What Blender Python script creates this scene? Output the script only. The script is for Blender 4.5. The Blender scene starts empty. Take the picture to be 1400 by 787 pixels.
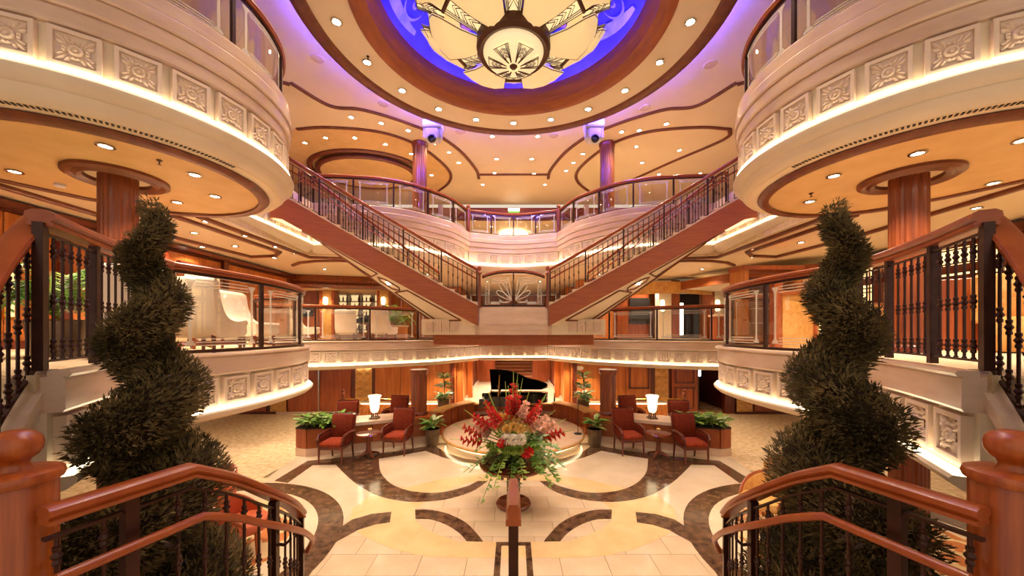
import bpy, bmesh, math, random
from mathutils import Vector, Matrix
import numpy as np
random.seed(7)
PI = math.pi
SC = bpy.context.scene
COL = SC.collection

# ---------------------------------------------------------------- camera, world, exposure
EYE = 3.05
FPX = 500.0
cam_d = bpy.data.cameras.new('camera')
cam = bpy.data.objects.new('camera', cam_d)
COL.objects.link(cam)
cam.location = (0, 0, EYE)
cam.rotation_euler = (PI/2, 0, 0)
cam_d.sensor_width = 36.0
cam_d.lens = 36.0*FPX/1400.0
cam_d.shift_x = -2.0/1400
cam_d.shift_y = 60.5/1400
cam_d.clip_start = 0.05
SC.camera = cam

world = bpy.data.worlds.new('world')
SC.world = world
world.use_nodes = True
bgn = world.node_tree.nodes['Background']
bgn.inputs[0].default_value = (1.0, 0.84, 0.66, 1)
bgn.inputs[1].default_value = 0.48

SC.view_settings.view_transform = 'Standard'
SC.view_settings.look = 'None'
SC.view_settings.exposure = 0.8
SC.view_settings.gamma = 1.0
SC.view_settings.use_curve_mapping = False
SC.cycles.max_bounces = 7
SC.cycles.diffuse_bounces = 3
SC.cycles.glossy_bounces = 3
SC.cycles.transparent_max_bounces = 14
SC.cycles.transmission_bounces = 4
SC.cycles.sample_clamp_indirect = 4.0
SC.cycles.sample_clamp_direct = 0.0
SC.cycles.caustics_reflective = False
SC.cycles.caustics_refractive = False
WARM = (1.0, 0.83, 0.62)
# beam power of the downlights in each ceiling (watts)
P_RING, P_UP, P_MID, P_LOW = 56, 84, 95, 42

def area_light(name, loc, size, power, color=WARM, rot=(0, 0, 0), sy=None):
    d = bpy.data.lights.new(name, 'AREA')
    d.energy = power; d.color = color; d.size = size
    if sy:
        d.shape = 'RECTANGLE'; d.size_y = sy
    o = bpy.data.objects.new(name, d)
    o.location = loc; o.rotation_euler = rot
    COL.objects.link(o)
    return o

# ---------------------------------------------------------------- levels
Z6, Z7 = 2.775, 6.2            # deck levels above the lobby floor
ZC5, ZC6, ZC7 = 2.0, 5.15, 8.95   # ceilings
CY = 6.45                       # centre of the rotunda

def at(px, py, z):
    """photo pixel -> point on the horizontal plane at height z"""
    Y = FPX*(z-EYE)/(454.0-py)
    return ((px-702.0)*Y/FPX, Y)

# ---------------------------------------------------------------- materials
MATS = {}
def srgb(r, g, b):
    f = lambda c: (c/12.92 if c <= 0.04045 else ((c+0.055)/1.055)**2.4)
    return (f(r/255), f(g/255), f(b/255), 1)

def mat(name, c1, c2=None, rough=0.5, metal=0.0, scale=(4, 4, 4), detail=4, spec=0.5, bump=0.0, coat=0.0, lo=0.35, hi=0.65, kind='NOISE'):
    m = bpy.data.materials.new(name); m.use_nodes = True
    nt = m.node_tree; b = nt.nodes['Principled BSDF']
    b.inputs['Roughness'].default_value = rough
    b.inputs['Metallic'].default_value = metal
    b.inputs['Specular IOR Level'].default_value = spec
    b.inputs['Coat Weight'].default_value = coat
    b.inputs['Coat Roughness'].default_value = 0.12
    if c2 is None:
        b.inputs['Base Color'].default_value = c1
        c2 = c1
    tc = nt.nodes.new('ShaderNodeTexCoord')
    mp = nt.nodes.new('ShaderNodeMapping'); mp.inputs['Scale'].default_value = scale
    nt.links.new(tc.outputs['Object'], mp.inputs[0])
    if kind == 'VORONOI':
        tx = nt.nodes.new('ShaderNodeTexVoronoi'); tx.inputs['Scale'].default_value = 1
        out = tx.outputs['Distance']
    else:
        tx = nt.nodes.new('ShaderNodeTexNoise'); tx.inputs['Scale'].default_value = 1
        tx.inputs['Detail'].default_value = detail
        tx.inputs['Roughness'].default_value = 0.6
        out = tx.outputs['Fac']
    nt.links.new(mp.outputs[0], tx.inputs['Vector'])
    r = nt.nodes.new('ShaderNodeValToRGB')
    r.color_ramp.elements[0].position = lo; r.color_ramp.elements[0].color = c1
    r.color_ramp.elements[1].position = hi; r.color_ramp.elements[1].color = c2
    nt.links.new(out, r.inputs[0])
    nt.links.new(r.outputs[0], b.inputs['Base Color'])
    if bump:
        bp = nt.nodes.new('ShaderNodeBump'); bp.inputs['Strength'].default_value = bump
        bp.inputs['Distance'].default_value = 0.02
        nt.links.new(out, bp.inputs['Height']); nt.links.new(bp.outputs[0], b.inputs['Normal'])
    MATS[name] = m
    return m

def emit(name, col, strength):
    m = bpy.data.materials.new(name); m.use_nodes = True
    nt = m.node_tree; nt.nodes.clear()
    e = nt.nodes.new('ShaderNodeEmission'); o = nt.nodes.new('ShaderNodeOutputMaterial')
    e.inputs[0].default_value = col; e.inputs[1].default_value = strength
    nt.links.new(e.outputs[0], o.inputs[0])
    MATS[name] = m
    return m

def glow(name, col, ecol, strength, rough=0.4):
    m = mat(name, col, rough=rough)
    b = m.node_tree.nodes['Principled BSDF']
    b.inputs['Emission Color'].default_value = ecol
    b.inputs['Emission Strength'].default_value = strength
    return m

def glass(name, tint=(1, 1, 1, 1), refl=0.06, frost=0.0):
    m = bpy.data.materials.new(name); m.use_nodes = True
    nt = m.node_tree; nt.nodes.clear()
    o = nt.nodes.new('ShaderNodeOutputMaterial'); mx = nt.nodes.new('ShaderNodeMixShader')
    t = nt.nodes.new('ShaderNodeBsdfTransparent'); t.inputs[0].default_value = tint
    if frost:
        g = nt.nodes.new('ShaderNodeBsdfDiffuse'); g.inputs[0].default_value = (0.85, 0.78, 0.68, 1)
        mx.inputs[0].default_value = frost
    else:
        g = nt.nodes.new('ShaderNodeBsdfGlossy'); g.inputs['Roughness'].default_value = 0.02
        lw = nt.nodes.new('ShaderNodeLayerWeight'); lw.inputs[0].default_value = 0.25
        mm = nt.nodes.new('ShaderNodeMath'); mm.operation = 'MULTIPLY_ADD'
        mm.inputs[1].default_value = 0.35; mm.inputs[2].default_value = refl
        nt.links.new(lw.outputs['Facing'], mm.inputs[0]); nt.links.new(mm.outputs[0], mx.inputs[0])
    nt.links.new(t.outputs[0], mx.inputs[1]); nt.links.new(g.outputs[0], mx.inputs[2])
    nt.links.new(mx.outputs[0], o.inputs[0])
    MATS[name] = m
    return m

mat('wood', srgb(98, 40, 10), srgb(138, 64, 20), 0.34, scale=(16, 16, 1.2), coat=0.15, lo=0.3, hi=0.7)
mat('wood_rail', srgb(136, 58, 16), srgb(164, 80, 28), 0.34, scale=(7, 7, 7), coat=0.12, lo=0.25, hi=0.75)
mat('wood_flat', srgb(134, 62, 16), srgb(160, 82, 28), 0.5, scale=(2.0, 2.0, 22), coat=0.08, lo=0.3, hi=0.7)
mat('wood_dark', srgb(84, 30, 14), srgb(112, 44, 22), 0.3, scale=(10, 10, 1.5), coat=0.3)
mat('wood_panel', srgb(172, 90, 32), srgb(202, 122, 52), 0.4, scale=(12, 12, 1.0), coat=0.1)
mat('wood_panel_red', srgb(138, 60, 20), srgb(166, 82, 32), 0.4, scale=(12, 12, 1.0), coat=0.1)
mat('mould', srgb(98, 42, 14), srgb(120, 58, 22), 0.42, scale=(6, 6, 6), coat=0.08)
mat('gold_wood', srgb(196, 138, 66), srgb(220, 166, 92), 0.35, scale=(8, 8, 8), coat=0.2)
mat('newel_wood', srgb(132, 54, 12), srgb(176, 90, 30), 0.34, scale=(26, 26, 1.0), coat=0.15, lo=0.3, hi=0.7)
mat('marble', srgb(202, 168, 144), srgb(220, 190, 166), 0.25, scale=(1.2, 1.2, 5), detail=6, coat=0.1)
mat('plaster', srgb(228, 208, 180), srgb(234, 216, 190), 0.6, scale=(2, 2, 2))
mat('relief', srgb(226, 200, 178), rough=0.6)
mat('ceil', srgb(230, 206, 172), srgb(236, 214, 182), 0.6, scale=(0.8, 0.8, 0.8))
mat('ceil_orange', srgb(214, 172, 116), srgb(224, 184, 130), 0.6, scale=(2.5, 2.5, 2.5))
mat('floor_marble', srgb(212, 182, 148), srgb(226, 200, 168), 0.12, scale=(1.6, 1.6, 1.6), detail=6, coat=0.2)
mat('floor_cream', srgb(218, 194, 162), srgb(230, 208, 178), 0.12, scale=(1.6, 1.6, 1.6), detail=6, coat=0.2)
mat('floor_beige', srgb(224, 184, 130), srgb(234, 200, 148), 0.12, scale=(2.2, 2.2, 2.2), detail=6, coat=0.2)
mat('floor_dark', srgb(58, 36, 24), srgb(126, 92, 66), 0.14, scale=(7, 7, 7), detail=8, coat=0.2, lo=0.35, hi=0.72)
mat('grout', srgb(150, 120, 92), rough=0.7)
mat('carpet', srgb(198, 164, 120), srgb(232, 204, 164), 0.95, scale=(9, 9, 9), detail=5, spec=0.05, bump=0.4)
mat('carpet_deck', srgb(206, 176, 138), srgb(226, 200, 164), 0.95, scale=(14, 14, 14), detail=4, spec=0.05)
mat('carpet_red', srgb(196, 120, 70), srgb(222, 190, 140), 0.95, scale=(3, 3, 3), detail=2, spec=0.05, lo=0.46, hi=0.5)
mat('stage_carpet', srgb(220, 182, 146), srgb(230, 196, 162), 0.8, scale=(8, 8, 8), spec=0.1)
mat('iron', srgb(52, 26, 18), srgb(68, 36, 25), 0.32, metal=0.5, scale=(10, 10, 10))
mat('black', srgb(14, 11, 10), rough=0.12, coat=0.6)
mat('blackmat', srgb(26, 20, 18), rough=0.5)
mat('brass', srgb(196, 150, 70), rough=0.25, metal=0.9)
mat('chrome', srgb(190, 180, 170), rough=0.2, metal=0.9)
mat('red_fabric', srgb(92, 32, 16), srgb(114, 44, 24), 0.9, scale=(18, 18, 18), spec=0.1)
mat('red_seat', srgb(128, 46, 24), srgb(156, 68, 40), 0.9, scale=(30, 30, 30), spec=0.1)
mat('orange_leather', srgb(176, 76, 40), srgb(194, 96, 56), 0.4, scale=(6, 6, 6))
mat('tan_fabric', srgb(206, 150, 84), srgb(222, 172, 106), 0.8, scale=(14, 14, 14), spec=0.1)
mat('white_leather', srgb(232, 212, 190), srgb(240, 224, 206), 0.45, scale=(3, 3, 3))
mat('pot', srgb(88, 68, 48), srgb(110, 88, 62), 0.35, scale=(6, 6, 6), coat=0.2)
mat('soil', srgb(48, 32, 20), rough=0.9)
mat('leaf', srgb(52, 100, 32), srgb(128, 164, 66), 0.4, scale=(16, 16, 16))
mat('leaf_pale', srgb(110, 146, 66), srgb(222, 224, 176), 0.45, scale=(24, 24, 24))
mat('leaf_light', srgb(124, 158, 56), srgb(176, 196, 98), 0.45, scale=(10, 10, 10))
mat('needle', srgb(56, 50, 30), srgb(128, 108, 70), 0.8, scale=(5, 5, 5), spec=0.1)
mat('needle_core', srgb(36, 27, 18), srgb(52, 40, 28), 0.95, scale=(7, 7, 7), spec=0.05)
mat('bark', srgb(60, 42, 28), rough=0.9)
mat('fl_red', srgb(196, 24, 18), srgb(214, 44, 34), 0.6, scale=(30, 30, 30))
mat('fl_yellow', srgb(232, 180, 92), srgb(244, 206, 124), 0.7, scale=(30, 30, 30))
mat('fl_white', srgb(240, 226, 206), srgb(250, 240, 226), 0.7, scale=(30, 30, 30))
mat('fl_pink', srgb(236, 170, 146), srgb(246, 200, 180), 0.7, scale=(30, 30, 30))
mat('table_red', srgb(96, 30, 16), srgb(124, 48, 26), 0.08, scale=(3, 3, 3), coat=0.8)
mat('fixture', srgb(214, 206, 220), rough=0.4)
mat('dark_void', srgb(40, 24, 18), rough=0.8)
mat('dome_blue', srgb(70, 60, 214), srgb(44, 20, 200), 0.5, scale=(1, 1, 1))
mat('dome_swirl', srgb(180, 160, 236), srgb(120, 120, 240), 0.5, scale=(2, 2, 2))
mat('dome_orange', srgb(214, 140, 120), srgb(170, 120, 200), 0.5, scale=(2, 2, 2))
mat('bronze', srgb(84, 48, 24), rough=0.4, metal=0.4)
emit('strip', (1.0, 0.85, 0.56, 1), 7.0)
emit('strip_soft', (1.0, 0.84, 0.5, 1), 3.2)
emit('strip_blue', (0.10, 0.07, 1.0, 1), 230.0)
emit('lamp', (1.0, 0.86, 0.66, 1), 30.0)
emit('lamp_soft', (1.0, 0.80, 0.52, 1), 3.0)
emit('sign_green', (0.2, 0.55, 0.08, 1), 1.2)
emit('sign_white', (1.0, 0.95, 0.8, 1), 4.0)
emit('screen', (0.95, 0.92, 1.0, 1), 2.0)
glow('amber_glass', srgb(250, 226, 168), (1.0, 0.72, 0.34, 1), 0.55)
glow('amber_window', srgb(250, 226, 168), (1.0, 0.70, 0.30, 1), 1.3)
glow('petal', srgb(238, 214, 156), (1.0, 0.78, 0.40, 1), 0.24)
glow('bowl_glass', srgb(248, 232, 190), (1.0, 0.82, 0.48, 1), 0.32)
glow('petal_panel', srgb(250, 232, 190), (1.0, 0.80, 0.42, 1), 0.45)
glow('lampshade', srgb(250, 240, 214), (1.0, 0.82, 0.5, 1), 1.6)
glass('glass', (0.97, 0.96, 0.93, 1), 0.03)
glass('frost', frost=0.42)

# ---------------------------------------------------------------- mesh helpers
class MB:
    def __init__(self):
        self.v = []; self.f = []
    def add(self, vs, fs):
        o = len(self.v)
        self.v.extend(tuple(p) for p in vs)
        self.f.extend(tuple(i+o for i in f) for f in fs)
        return self
    def box(self, c, s, rz=0, rx=0, ry=0):
        hx, hy, hz = s[0]/2, s[1]/2, s[2]/2
        vs = [Vector((x, y, z)) for z in (-hz, hz) for x, y in ((-hx, -hy), (hx, -hy), (hx, hy), (-hx, hy))]
        if rz or rx or ry:
            R = Matrix.Rotation(rz, 3, 'Z') @ Matrix.Rotation(ry, 3, 'Y') @ Matrix.Rotation(rx, 3, 'X')
            vs = [R @ p for p in vs]
        return self.add([(p[0]+c[0], p[1]+c[1], p[2]+c[2]) for p in vs],
                 [(3, 2, 1, 0), (4, 5, 6, 7), (0, 1, 5, 4), (1, 2, 6, 5), (2, 3, 7, 6), (3, 0, 4, 7)])
    def bbox(self, c, s, b=0.02, rz=0):
        """box with a chamfer on the upper and vertical edges"""
        x, y = s[0]/2, s[1]/2
        def ring(ix, z):
            a, d = x-ix, y-ix
            k = b*0.7
            return [(-a+k, -d, z), (a-k, -d, z), (a, -d+k, z), (a, d-k, z), (a-k, d, z), (-a+k, d, z), (-a, d-k, z), (-a, -d+k, z)]
        vs = ring(b*0.6, -s[2]/2)+ring(0, -s[2]/2+b)+ring(0, s[2]/2-b)+ring(b*0.8, s[2]/2)
        ca, sa = math.cos(rz), math.sin(rz)
        vs = [(c[0]+p[0]*ca-p[1]*sa, c[1]+p[0]*sa+p[1]*ca, c[2]+p[2]) for p in vs]
        fs = [tuple(range(7, -1, -1)), tuple(range(24, 32))]
        for k in range(3):
            for i in range(8):
                j = (i+1) % 8
                fs.append((k*8+i, k*8+j, k*8+8+j, k*8+8+i))
        return self.add(vs, fs)
    def prism(self, poly, z0, z1):
        n = len(poly)
        vs = [(p[0], p[1], z0) for p in poly]+[(p[0], p[1], z1) for p in poly]
        fs = [tuple(range(n-1, -1, -1)), tuple(range(n, 2*n))]
        fs += [(i, (i+1) % n, n+(i+1) % n, n+i) for i in range(n)]
        return self.add(vs, fs)
    def lathe(self, prof, n=16, c=(0, 0, 0), cap=True):
        vs = []; fs = []
        for r, z in prof:
            for i in range(n):
                a = 2*PI*i/n
                vs.append((c[0]+r*math.cos(a), c[1]+r*math.sin(a), c[2]+z))
        for k in range(len(prof)-1):
            for i in range(n):
                j = (i+1) % n
                fs.append((k*n+i, k*n+j, k*n+n+j, k*n+n+i))
        if cap:
            fs.append(tuple(range(n-1, -1, -1)))
            m = (len(prof)-1)*n
            fs.append(tuple(range(m, m+n)))
        return self.add(vs, fs)
    def tube(self, pts, r, n=6, cap=True):
        pts = [Vector(p) for p in pts]
        rs = r if isinstance(r, (list, tuple)) else [r]*len(pts)
        vs = []; fs = []
        up = Vector((0, 0, 1))
        for i, p in enumerate(pts):
            t = (pts[min(i+1, len(pts)-1)]-pts[max(i-1, 0)]).normalized()
            a = t.cross(up)
            if a.length < 1e-3: a = t.cross(Vector((1, 0, 0)))
            a.normalize(); b = a.cross(t)
            for k in range(n):
                q = 2*PI*k/n
                vs.append(p+(a*math.cos(q)+b*math.sin(q))*rs[i])
        for i in range(len(pts)-1):
            for k in range(n):
                j = (k+1) % n
                fs.append((i*n+k, i*n+j, i*n+n+j, i*n+n+k))
        if cap:
            fs.append(tuple(range(n-1, -1, -1)))
            m = (len(pts)-1)*n
            fs.append(tuple(range(m, m+n)))
        return self.add(vs, fs)
    def sweep(self, path, prof, sg=1, closed=False, pclosed=True, cap=True):
        """profile (lateral, up) along a path of (x, y, z); lateral is to the left of travel times sg"""
        P = [Vector((p[0], p[1], p[2] if len(p) > 2 else 0)) for p in path]
        n = len(P); m = len(prof); vs = []; fs = []
        for i in range(n):
            if closed:
                a = P[i]-P[i-1]; b = P[(i+1) % n]-P[i]
            else:
                a = P[i]-P[max(i-1, 0)] if i else P[1]-P[0]
                b = P[i+1]-P[i] if i < n-1 else a
            a = Vector((a.x, a.y, 0)); b = Vector((b.x, b.y, 0))
            if a.length < 1e-6: a = b
            if b.length < 1e-6: b = a
            a.normalize(); b.normalize()
            t = (a+b)
            if t.length < 1e-6: t = a
            t.normalize()
            nn = Vector((-t.y, t.x, 0))
            k = sg/max(0.4, nn.dot(Vector((-a.y, a.x, 0))))
            for l, u in prof:
                vs.append((P[i].x+nn.x*l*k, P[i].y+nn.y*l*k, P[i].z+u))
        rng = range(n) if closed else range(n-1)
        pr = range(m) if pclosed else range(m-1)
        for i in rng:
            i2 = (i+1) % n
            for k in pr:
                j = (k+1) % m
                fs.append((i*m+k, i*m+j, i2*m+j, i2*m+k))
        if not closed and cap and pclosed:
            fs.append(tuple(range(m))); fs.append(tuple(range((n-1)*m, n*m)))
        return self.add(vs, fs)
    def mesh(self, name, mat_, smooth=None, off=(0, 0, 0)):
        me = bpy.data.meshes.new(name)
        vs = self.v
        if any(off): vs = [(p[0]-off[0], p[1]-off[1], p[2]-off[2]) for p in vs]
        me.from_pydata(vs, [], self.f)
        me.materials.append(MATS[mat_])
        if smooth is not None:
            me.polygons.foreach_set('use_smooth', [True]*len(me.polygons))
            me.set_sharp_from_angle(angle=math.radians(smooth))
        me.update()
        return me
    def build(self, name, mat_, parent=None, smooth=None, local=False, kind=None):
        """links the collected shapes as one mesh object; vertices are in world space unless local"""
        off = (0, 0, 0)
        if parent is not None and not local:
            off = ROOTLOC.get(parent.name, (0, 0, 0))
        me = self.mesh(name, mat_, smooth, off)
        o = bpy.data.objects.new(name, me)
        COL.objects.link(o)
        if parent is not None:
            o.parent = parent
            ROOTLOC[o.name] = ROOTLOC.get(parent.name, (0, 0, 0))
        if kind: o['kind'] = kind
        return o

ROOTLOC = {}
def tag(o, label, cat=None, group=None, kind=None):
    o['label'] = label
    if cat: o['category'] = cat
    if group: o['group'] = group
    if kind: o['kind'] = kind
    return o
def thing(name, label, cat, loc=(0, 0, 0), rz=0, group=None, kind=None):
    o = bpy.data.objects.new(name, None)
    o.empty_display_size = 0.1
    COL.objects.link(o)
    o.location = loc; o.rotation_euler = (0, 0, rz)
    ROOTLOC[o.name] = tuple(loc)
    return tag(o, label, cat, group, kind)
def inst(me, name, loc, rz=0, parent=None, scale=None, rot=None):
    """object sharing mesh data, placed in world space (parent is an unrotated root)"""
    o = bpy.data.objects.new(name, me)
    COL.objects.link(o)
    off = ROOTLOC.get(parent.name, (0, 0, 0)) if parent is not None else (0, 0, 0)
    o.location = (loc[0]-off[0], loc[1]-off[1], loc[2]-off[2])
    o.rotation_euler = rot if rot else (0, 0, rz)
    if scale: o.scale = scale
    if parent is not None:
        o.parent = parent
        ROOTLOC[o.name] = tuple(loc)
    return o
KIDS = {}
def copy_tree(o, parent=None):
    c = o.copy(); COL.objects.link(c)
    if parent is not None:
        c.parent = parent
    for ch in [x for x in o.children]:
        copy_tree(ch, c)
    return c
def place(proto, used, loc, rz, label=None, group=None, scale=None):
    """the first call moves the prototype itself, later calls copy it"""
    o = proto if not used else copy_tree(proto)
    used.append(o)
    o.location = loc; o.rotation_euler = (0, 0, rz)
    if scale: o.scale = (scale,)*3
    if label: o['label'] = label
    if group: o['group'] = group
    return o

def spline(pts, step=0.12, closed=False):
    """Catmull-Rom through the points, resampled evenly"""
    P = [Vector(p).to_3d() if len(p) == 3 else Vector((p[0], p[1], 0)) for p in pts]
    out = []
    n = len(P)
    for i in range(n if closed else n-1):
        if closed:
            p0, p1, p2, p3 = P[i-1], P[i], P[(i+1) % n], P[(i+2) % n]
        else:
            p1, p2 = P[i], P[i+1]
            p0 = P[i-1] if i else p1*2-p2
            p3 = P[i+2] if i+2 < n else p2*2-p1
        k = max(2, int((p2-p1).length/step)+1)
        for j in range(k):
            t = j/k
            out.append(0.5*((2*p1)+(p2-p0)*t+(2*p0-5*p1+4*p2-p3)*t*t+(3*p1-p0-3*p2+p3)*t**3))
    if not closed: out.append(P[-1])
    return [tuple(p) for p in out]
def arclen(path):
    L = [0]
    for a, b in zip(path, path[1:]):
        L.append(L[-1]+math.dist(a, b))
    return L
def walk(path, s):
    """point and heading at arc length s"""
    L = arclen(path)
    s = min(max(s, 0), L[-1]-1e-6)
    for i in range(len(path)-1):
        if s <= L[i+1]:
            t = (s-L[i])/max(1e-9, L[i+1]-L[i])
            a, b = path[i], path[i+1]
            return tuple(a[k]+(b[k]-a[k])*t for k in range(3)), math.atan2(b[1]-a[1], b[0]-a[0])
def hlen(path):
    return arclen([(p[0], p[1], 0) for p in path])
def arc(cx, cy, r, a0, a1, n=24, z=0):
    return [(cx+r*math.cos(math.radians(a0+(a1-a0)*i/n)), cy+r*math.sin(math.radians(a0+(a1-a0)*i/n)), z) for i in range(n+1)]
def mir(path, s):
    return [(p[0]*s,)+tuple(p[1:]) for p in path]
def offset(path, d, sg):
    """shift a path sideways (to the left of travel times sg)"""
    out = []
    n = len(path)
    for i, p in enumerate(path):
        a = path[max(i-1, 0)]; b = path[min(i+1, n-1)]
        t = Vector((b[0]-a[0], b[1]-a[1], 0)).normalized()
        out.append((p[0]-t.y*d*sg, p[1]+t.x*d*sg, p[2] if len(p) > 2 else 0))
    return out
SIDE = {-1: 'left', 1: 'right'}
RAILP = [(-.042, 0), (.042, 0), (.046, .018), (.036, .026), (.054, .042), (.05, .066), (.028, .08), (-.028, .08), (-.05, .066), (-.054, .042), (-.036, .026), (-.046, .018)]
def sq(w, h, z=0):
    return [(-w/2, z), (w/2, z), (w/2, z+h), (-w/2, z+h)]
# ================================================================ plan of the decks (right half, mirrored for the left)
BY = {-1: 'white chairs', 1: 'amber screens'}     # what stands on either side, for labels
E6A = spline([(2.95, 2.37), (3.25, 2.92), (3.5, 3.46), (3.70, 4.02)])
E6B = spline([(3.70, 4.02), (3.56, 4.6), (3.49, 5.2), (3.51, 5.8), (3.64, 6.4), (3.95, 6.98), (4.5, 7.45), (5.4, 7.75)])
E6C = spline([(6.9, 9.75), (5.68, 10.17), (4.77, 10.49), (4.06, 10.9), (3.38, 11.3), (2.72, 11.78), (2.1, 12.6), (1.28, 13.86)])
E6D = spline([(1.28, 13.86), (0, 13.72), (-1.28, 13.86)])
C7 = (5.35, 5.05); R7 = 1.9
E7A = arc(C7[0], C7[1], R7, 302, 83, 72)
E7B = [(5.62, 6.96, 0), (5.62, 10.2, 0)]
E7C = spline([(5.62, 10.2), (4.9, 10.25), (3.85, 10.42), (3.05, 10.8), (2.5, 11.35), (1.98, 12.05), (1.6, 13.2)])
E7D = spline([(1.6, 13.2), (0, 13.65), (-1.6, 13.2)])

# ---------------------------------------------------------------- lobby floor
floor = thing('floor', 'cream marble lobby floor with dark brown inlays', None, kind='structure')
MB().box((0, 11, -0.1), (26, 32, 0.17)).build('floor_bed', 'grout', floor)
MARB = [(-5.3, 8.97), (-5.2, 8.05), (-5.1, 7.3), (-5.0, 2.0), (5.0, 2.0), (5.1, 7.3), (5.2, 8.05), (5.3, 8.97), (2.3, 10.2), (-2.3, 10.2)]
# carpet either side, corridor floor behind
for s in (-1, 1):
    poly = [(5.3*s, 8.97), (5.2*s, 8.05), (5.1*s, 7.3), (5.0*s, 2.0), (12.5*s, 2.0), (12.5*s, 13.6), (2.2*s, 13.6), (2.2*s, 10.2)]
    MB().prism(poly, -0.02, 0.004).build('carpet', 'carpet', floor)
MB().prism([(-2.2, 10.1), (2.2, 10.1), (2.2, 26), (-2.2, 26)], -0.02, 0.003).build('corridor_floor', 'floor_cream', floor)
# marble tiles: rows running across, joints staggered
tile_me = {}
def tile(w, d):
    k = (round(w, 3), round(d, 3))
    if k not in tile_me:
        tile_me[k] = MB().box((0, 0, -0.01), (w-0.006, d-0.006, 0.02)).mesh('tile', 'floor_marble')
    return tile_me[k]
TW, TD = 0.62, 0.44
ntile = 0
for r in range(17):
    y = 2.6+r*TD
    hw = 3.1 if y < 7.6 else 2.48
    xs = np.arange(-8, 9)*TW+(0.31 if r % 2 else 0)
    for x in xs:
        if abs(x) > 5.2: continue
        inst(tile(TW, TD), 'tile', (float(x), y, 0.004), 0, floor); ntile += 1
# inlays (stacked a millimetre or two apart so that each shows its edge)
def inlay(name, pts, z, m, both=True):
    for s in ((1, -1) if both else (1,)):
        MB().prism(mir(pts, s), -0.01, z).build(name, m, floor)
def band(outer, inner):
    return list(outer)+list(reversed(inner))
AC = (5.0, 4.95)
for s in (-1, 1):
    MB().prism([(AC[0]*s+2.45*math.cos(a), AC[1]+2.45*math.sin(a)) for a in np.linspace(0, 2*PI, 72, endpoint=False)], -0.01, 0.0075).build('dark_ring', 'floor_dark', floor)
    MB().prism([(AC[0]*s+2.08*math.cos(a), AC[1]+2.08*math.sin(a)) for a in np.linspace(0, 2*PI, 72, endpoint=False)], -0.01, 0.0095).build('cream_ring', 'floor_cream', floor)
    MB().prism([(AC[0]*s+1.72*math.cos(a), AC[1]+1.72*math.sin(a)) for a in np.linspace(0, 2*PI, 72, endpoint=False)], -0.01, 0.0115).build('patterned_carpet', 'carpet_red', floor)
# beige oval loop
inlay('beige_band', band([(0, 4.94), (.65, 4.94), (1.03, 4.96), (1.32, 5.0), (1.64, 5.12), (2.04, 5.33), (2.36, 5.55), (2.62, 5.85), (2.78, 6.33), (2.72, 6.69), (2.5, 6.95), (2.1, 7.2), (1.5, 7.6), (.8, 7.84), (0, 7.87)],
      [(0, 5.31), (.8, 5.33), (1.08, 5.47), (1.36, 5.66), (1.59, 5.92), (1.68, 6.28), (1.6, 6.6), (1.3, 7.05), (.9, 7.42), (.6, 7.51), (0, 7.51)]), 0.0062, 'floor_beige')
# cream lenses
inlay('cream_lens', [(3.26, 8.8), (2.82, 9.05), (2.26, 9.42), (1.72, 8.92), (1.25, 8.62), (.78, 8.45), (.3, 8.36), (.26, 7.87), (.8, 7.84), (1.5, 7.6), (2.1, 7.2), (2.52, 7.42), (2.9, 7.98), (3.1, 8.35)], 0.0058, 'floor_cream')
inlay('cream_wedge', [(4.55, 7.42), (4.59, 8.4), (4.13, 8.43), (3.36, 7.56), (2.79, 7.02), (2.72, 6.69), (2.78, 6.33), (2.74, 5.75), (2.89, 6.03), (3.3, 6.59), (3.9, 7.1)], 0.0058, 'floor_cream')
inlay('dark_arc', spline([(4.12, 8.45), (3.36, 7.56), (2.79, 7.02), (2.35, 6.72), (1.86, 6.57), (1.49, 6.6), (1.14, 6.72), (.78, 7.02), (.53, 7.49)])+list(reversed(spline([(3.24, 8.8), (2.9, 7.98), (2.52, 7.42), (2.14, 7.1), (1.77, 6.96), (1.37, 6.96), (.94, 7.22), (.73, 7.49)]))), 0.0085, 'floor_dark')
inlay('dark_arc', [(2.74, 5.6), (2.62, 5.95), (2.38, 6.13), (2.07, 6.2), (1.98, 5.86), (2.19, 5.79), (2.4, 5.63), (2.57, 5.33), (2.6, 5.0), (2.55, 4.5), (2.9, 4.5)], 0.0085, 'floor_dark')
inlay('dark_arc', spline([(1.69, 6.28), (1.41, 6.27), (1.09, 6.13), (.77, 5.86), (.54, 5.51), (.44, 5.32)])+list(reversed(spline([(1.6, 5.97), (1.37, 5.96), (1.09, 5.81), (.83, 5.56), (.68, 5.33)]))), 0.0085, 'floor_dark')
inlay('dark_border', [(2.15, 9.9), (1.72, 9.25), (1.23, 8.85), (.81, 8.68), (0, 8.6), (0, 8.3), (.78, 8.43), (1.25, 8.6), (1.72, 8.9), (2.26, 9.40), (2.82, 9.03), (3.3, 8.78), (4.15, 8.41), (4.6, 8.38), (4.57, 7.40), (4.9, 7.5), (4.88, 8.66), (4.0, 8.95), (3.0, 9.35)], 0.008, 'floor_dark')
inlay('dark_line', [(.25, 2.6), (.25, 5.31), (0, 5.31), (0, 5.22), (.17, 5.22), (.17, 2.6)], 0.0085, 'floor_dark')
inlay('dark_line', [(.26, 7.52), (.26, 7.87), (.2, 7.87), (.2, 7.52)], 0.0085, 'floor_dark')
inlay('cream_border', [(5.3, 8.97), (5.2, 8.05), (5.1, 7.3), (4.88, 7.35), (4.9, 8.66), (4.0, 8.97), (2.4, 9.7), (2.3, 10.15)], 0.006, 'floor_cream')

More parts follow.
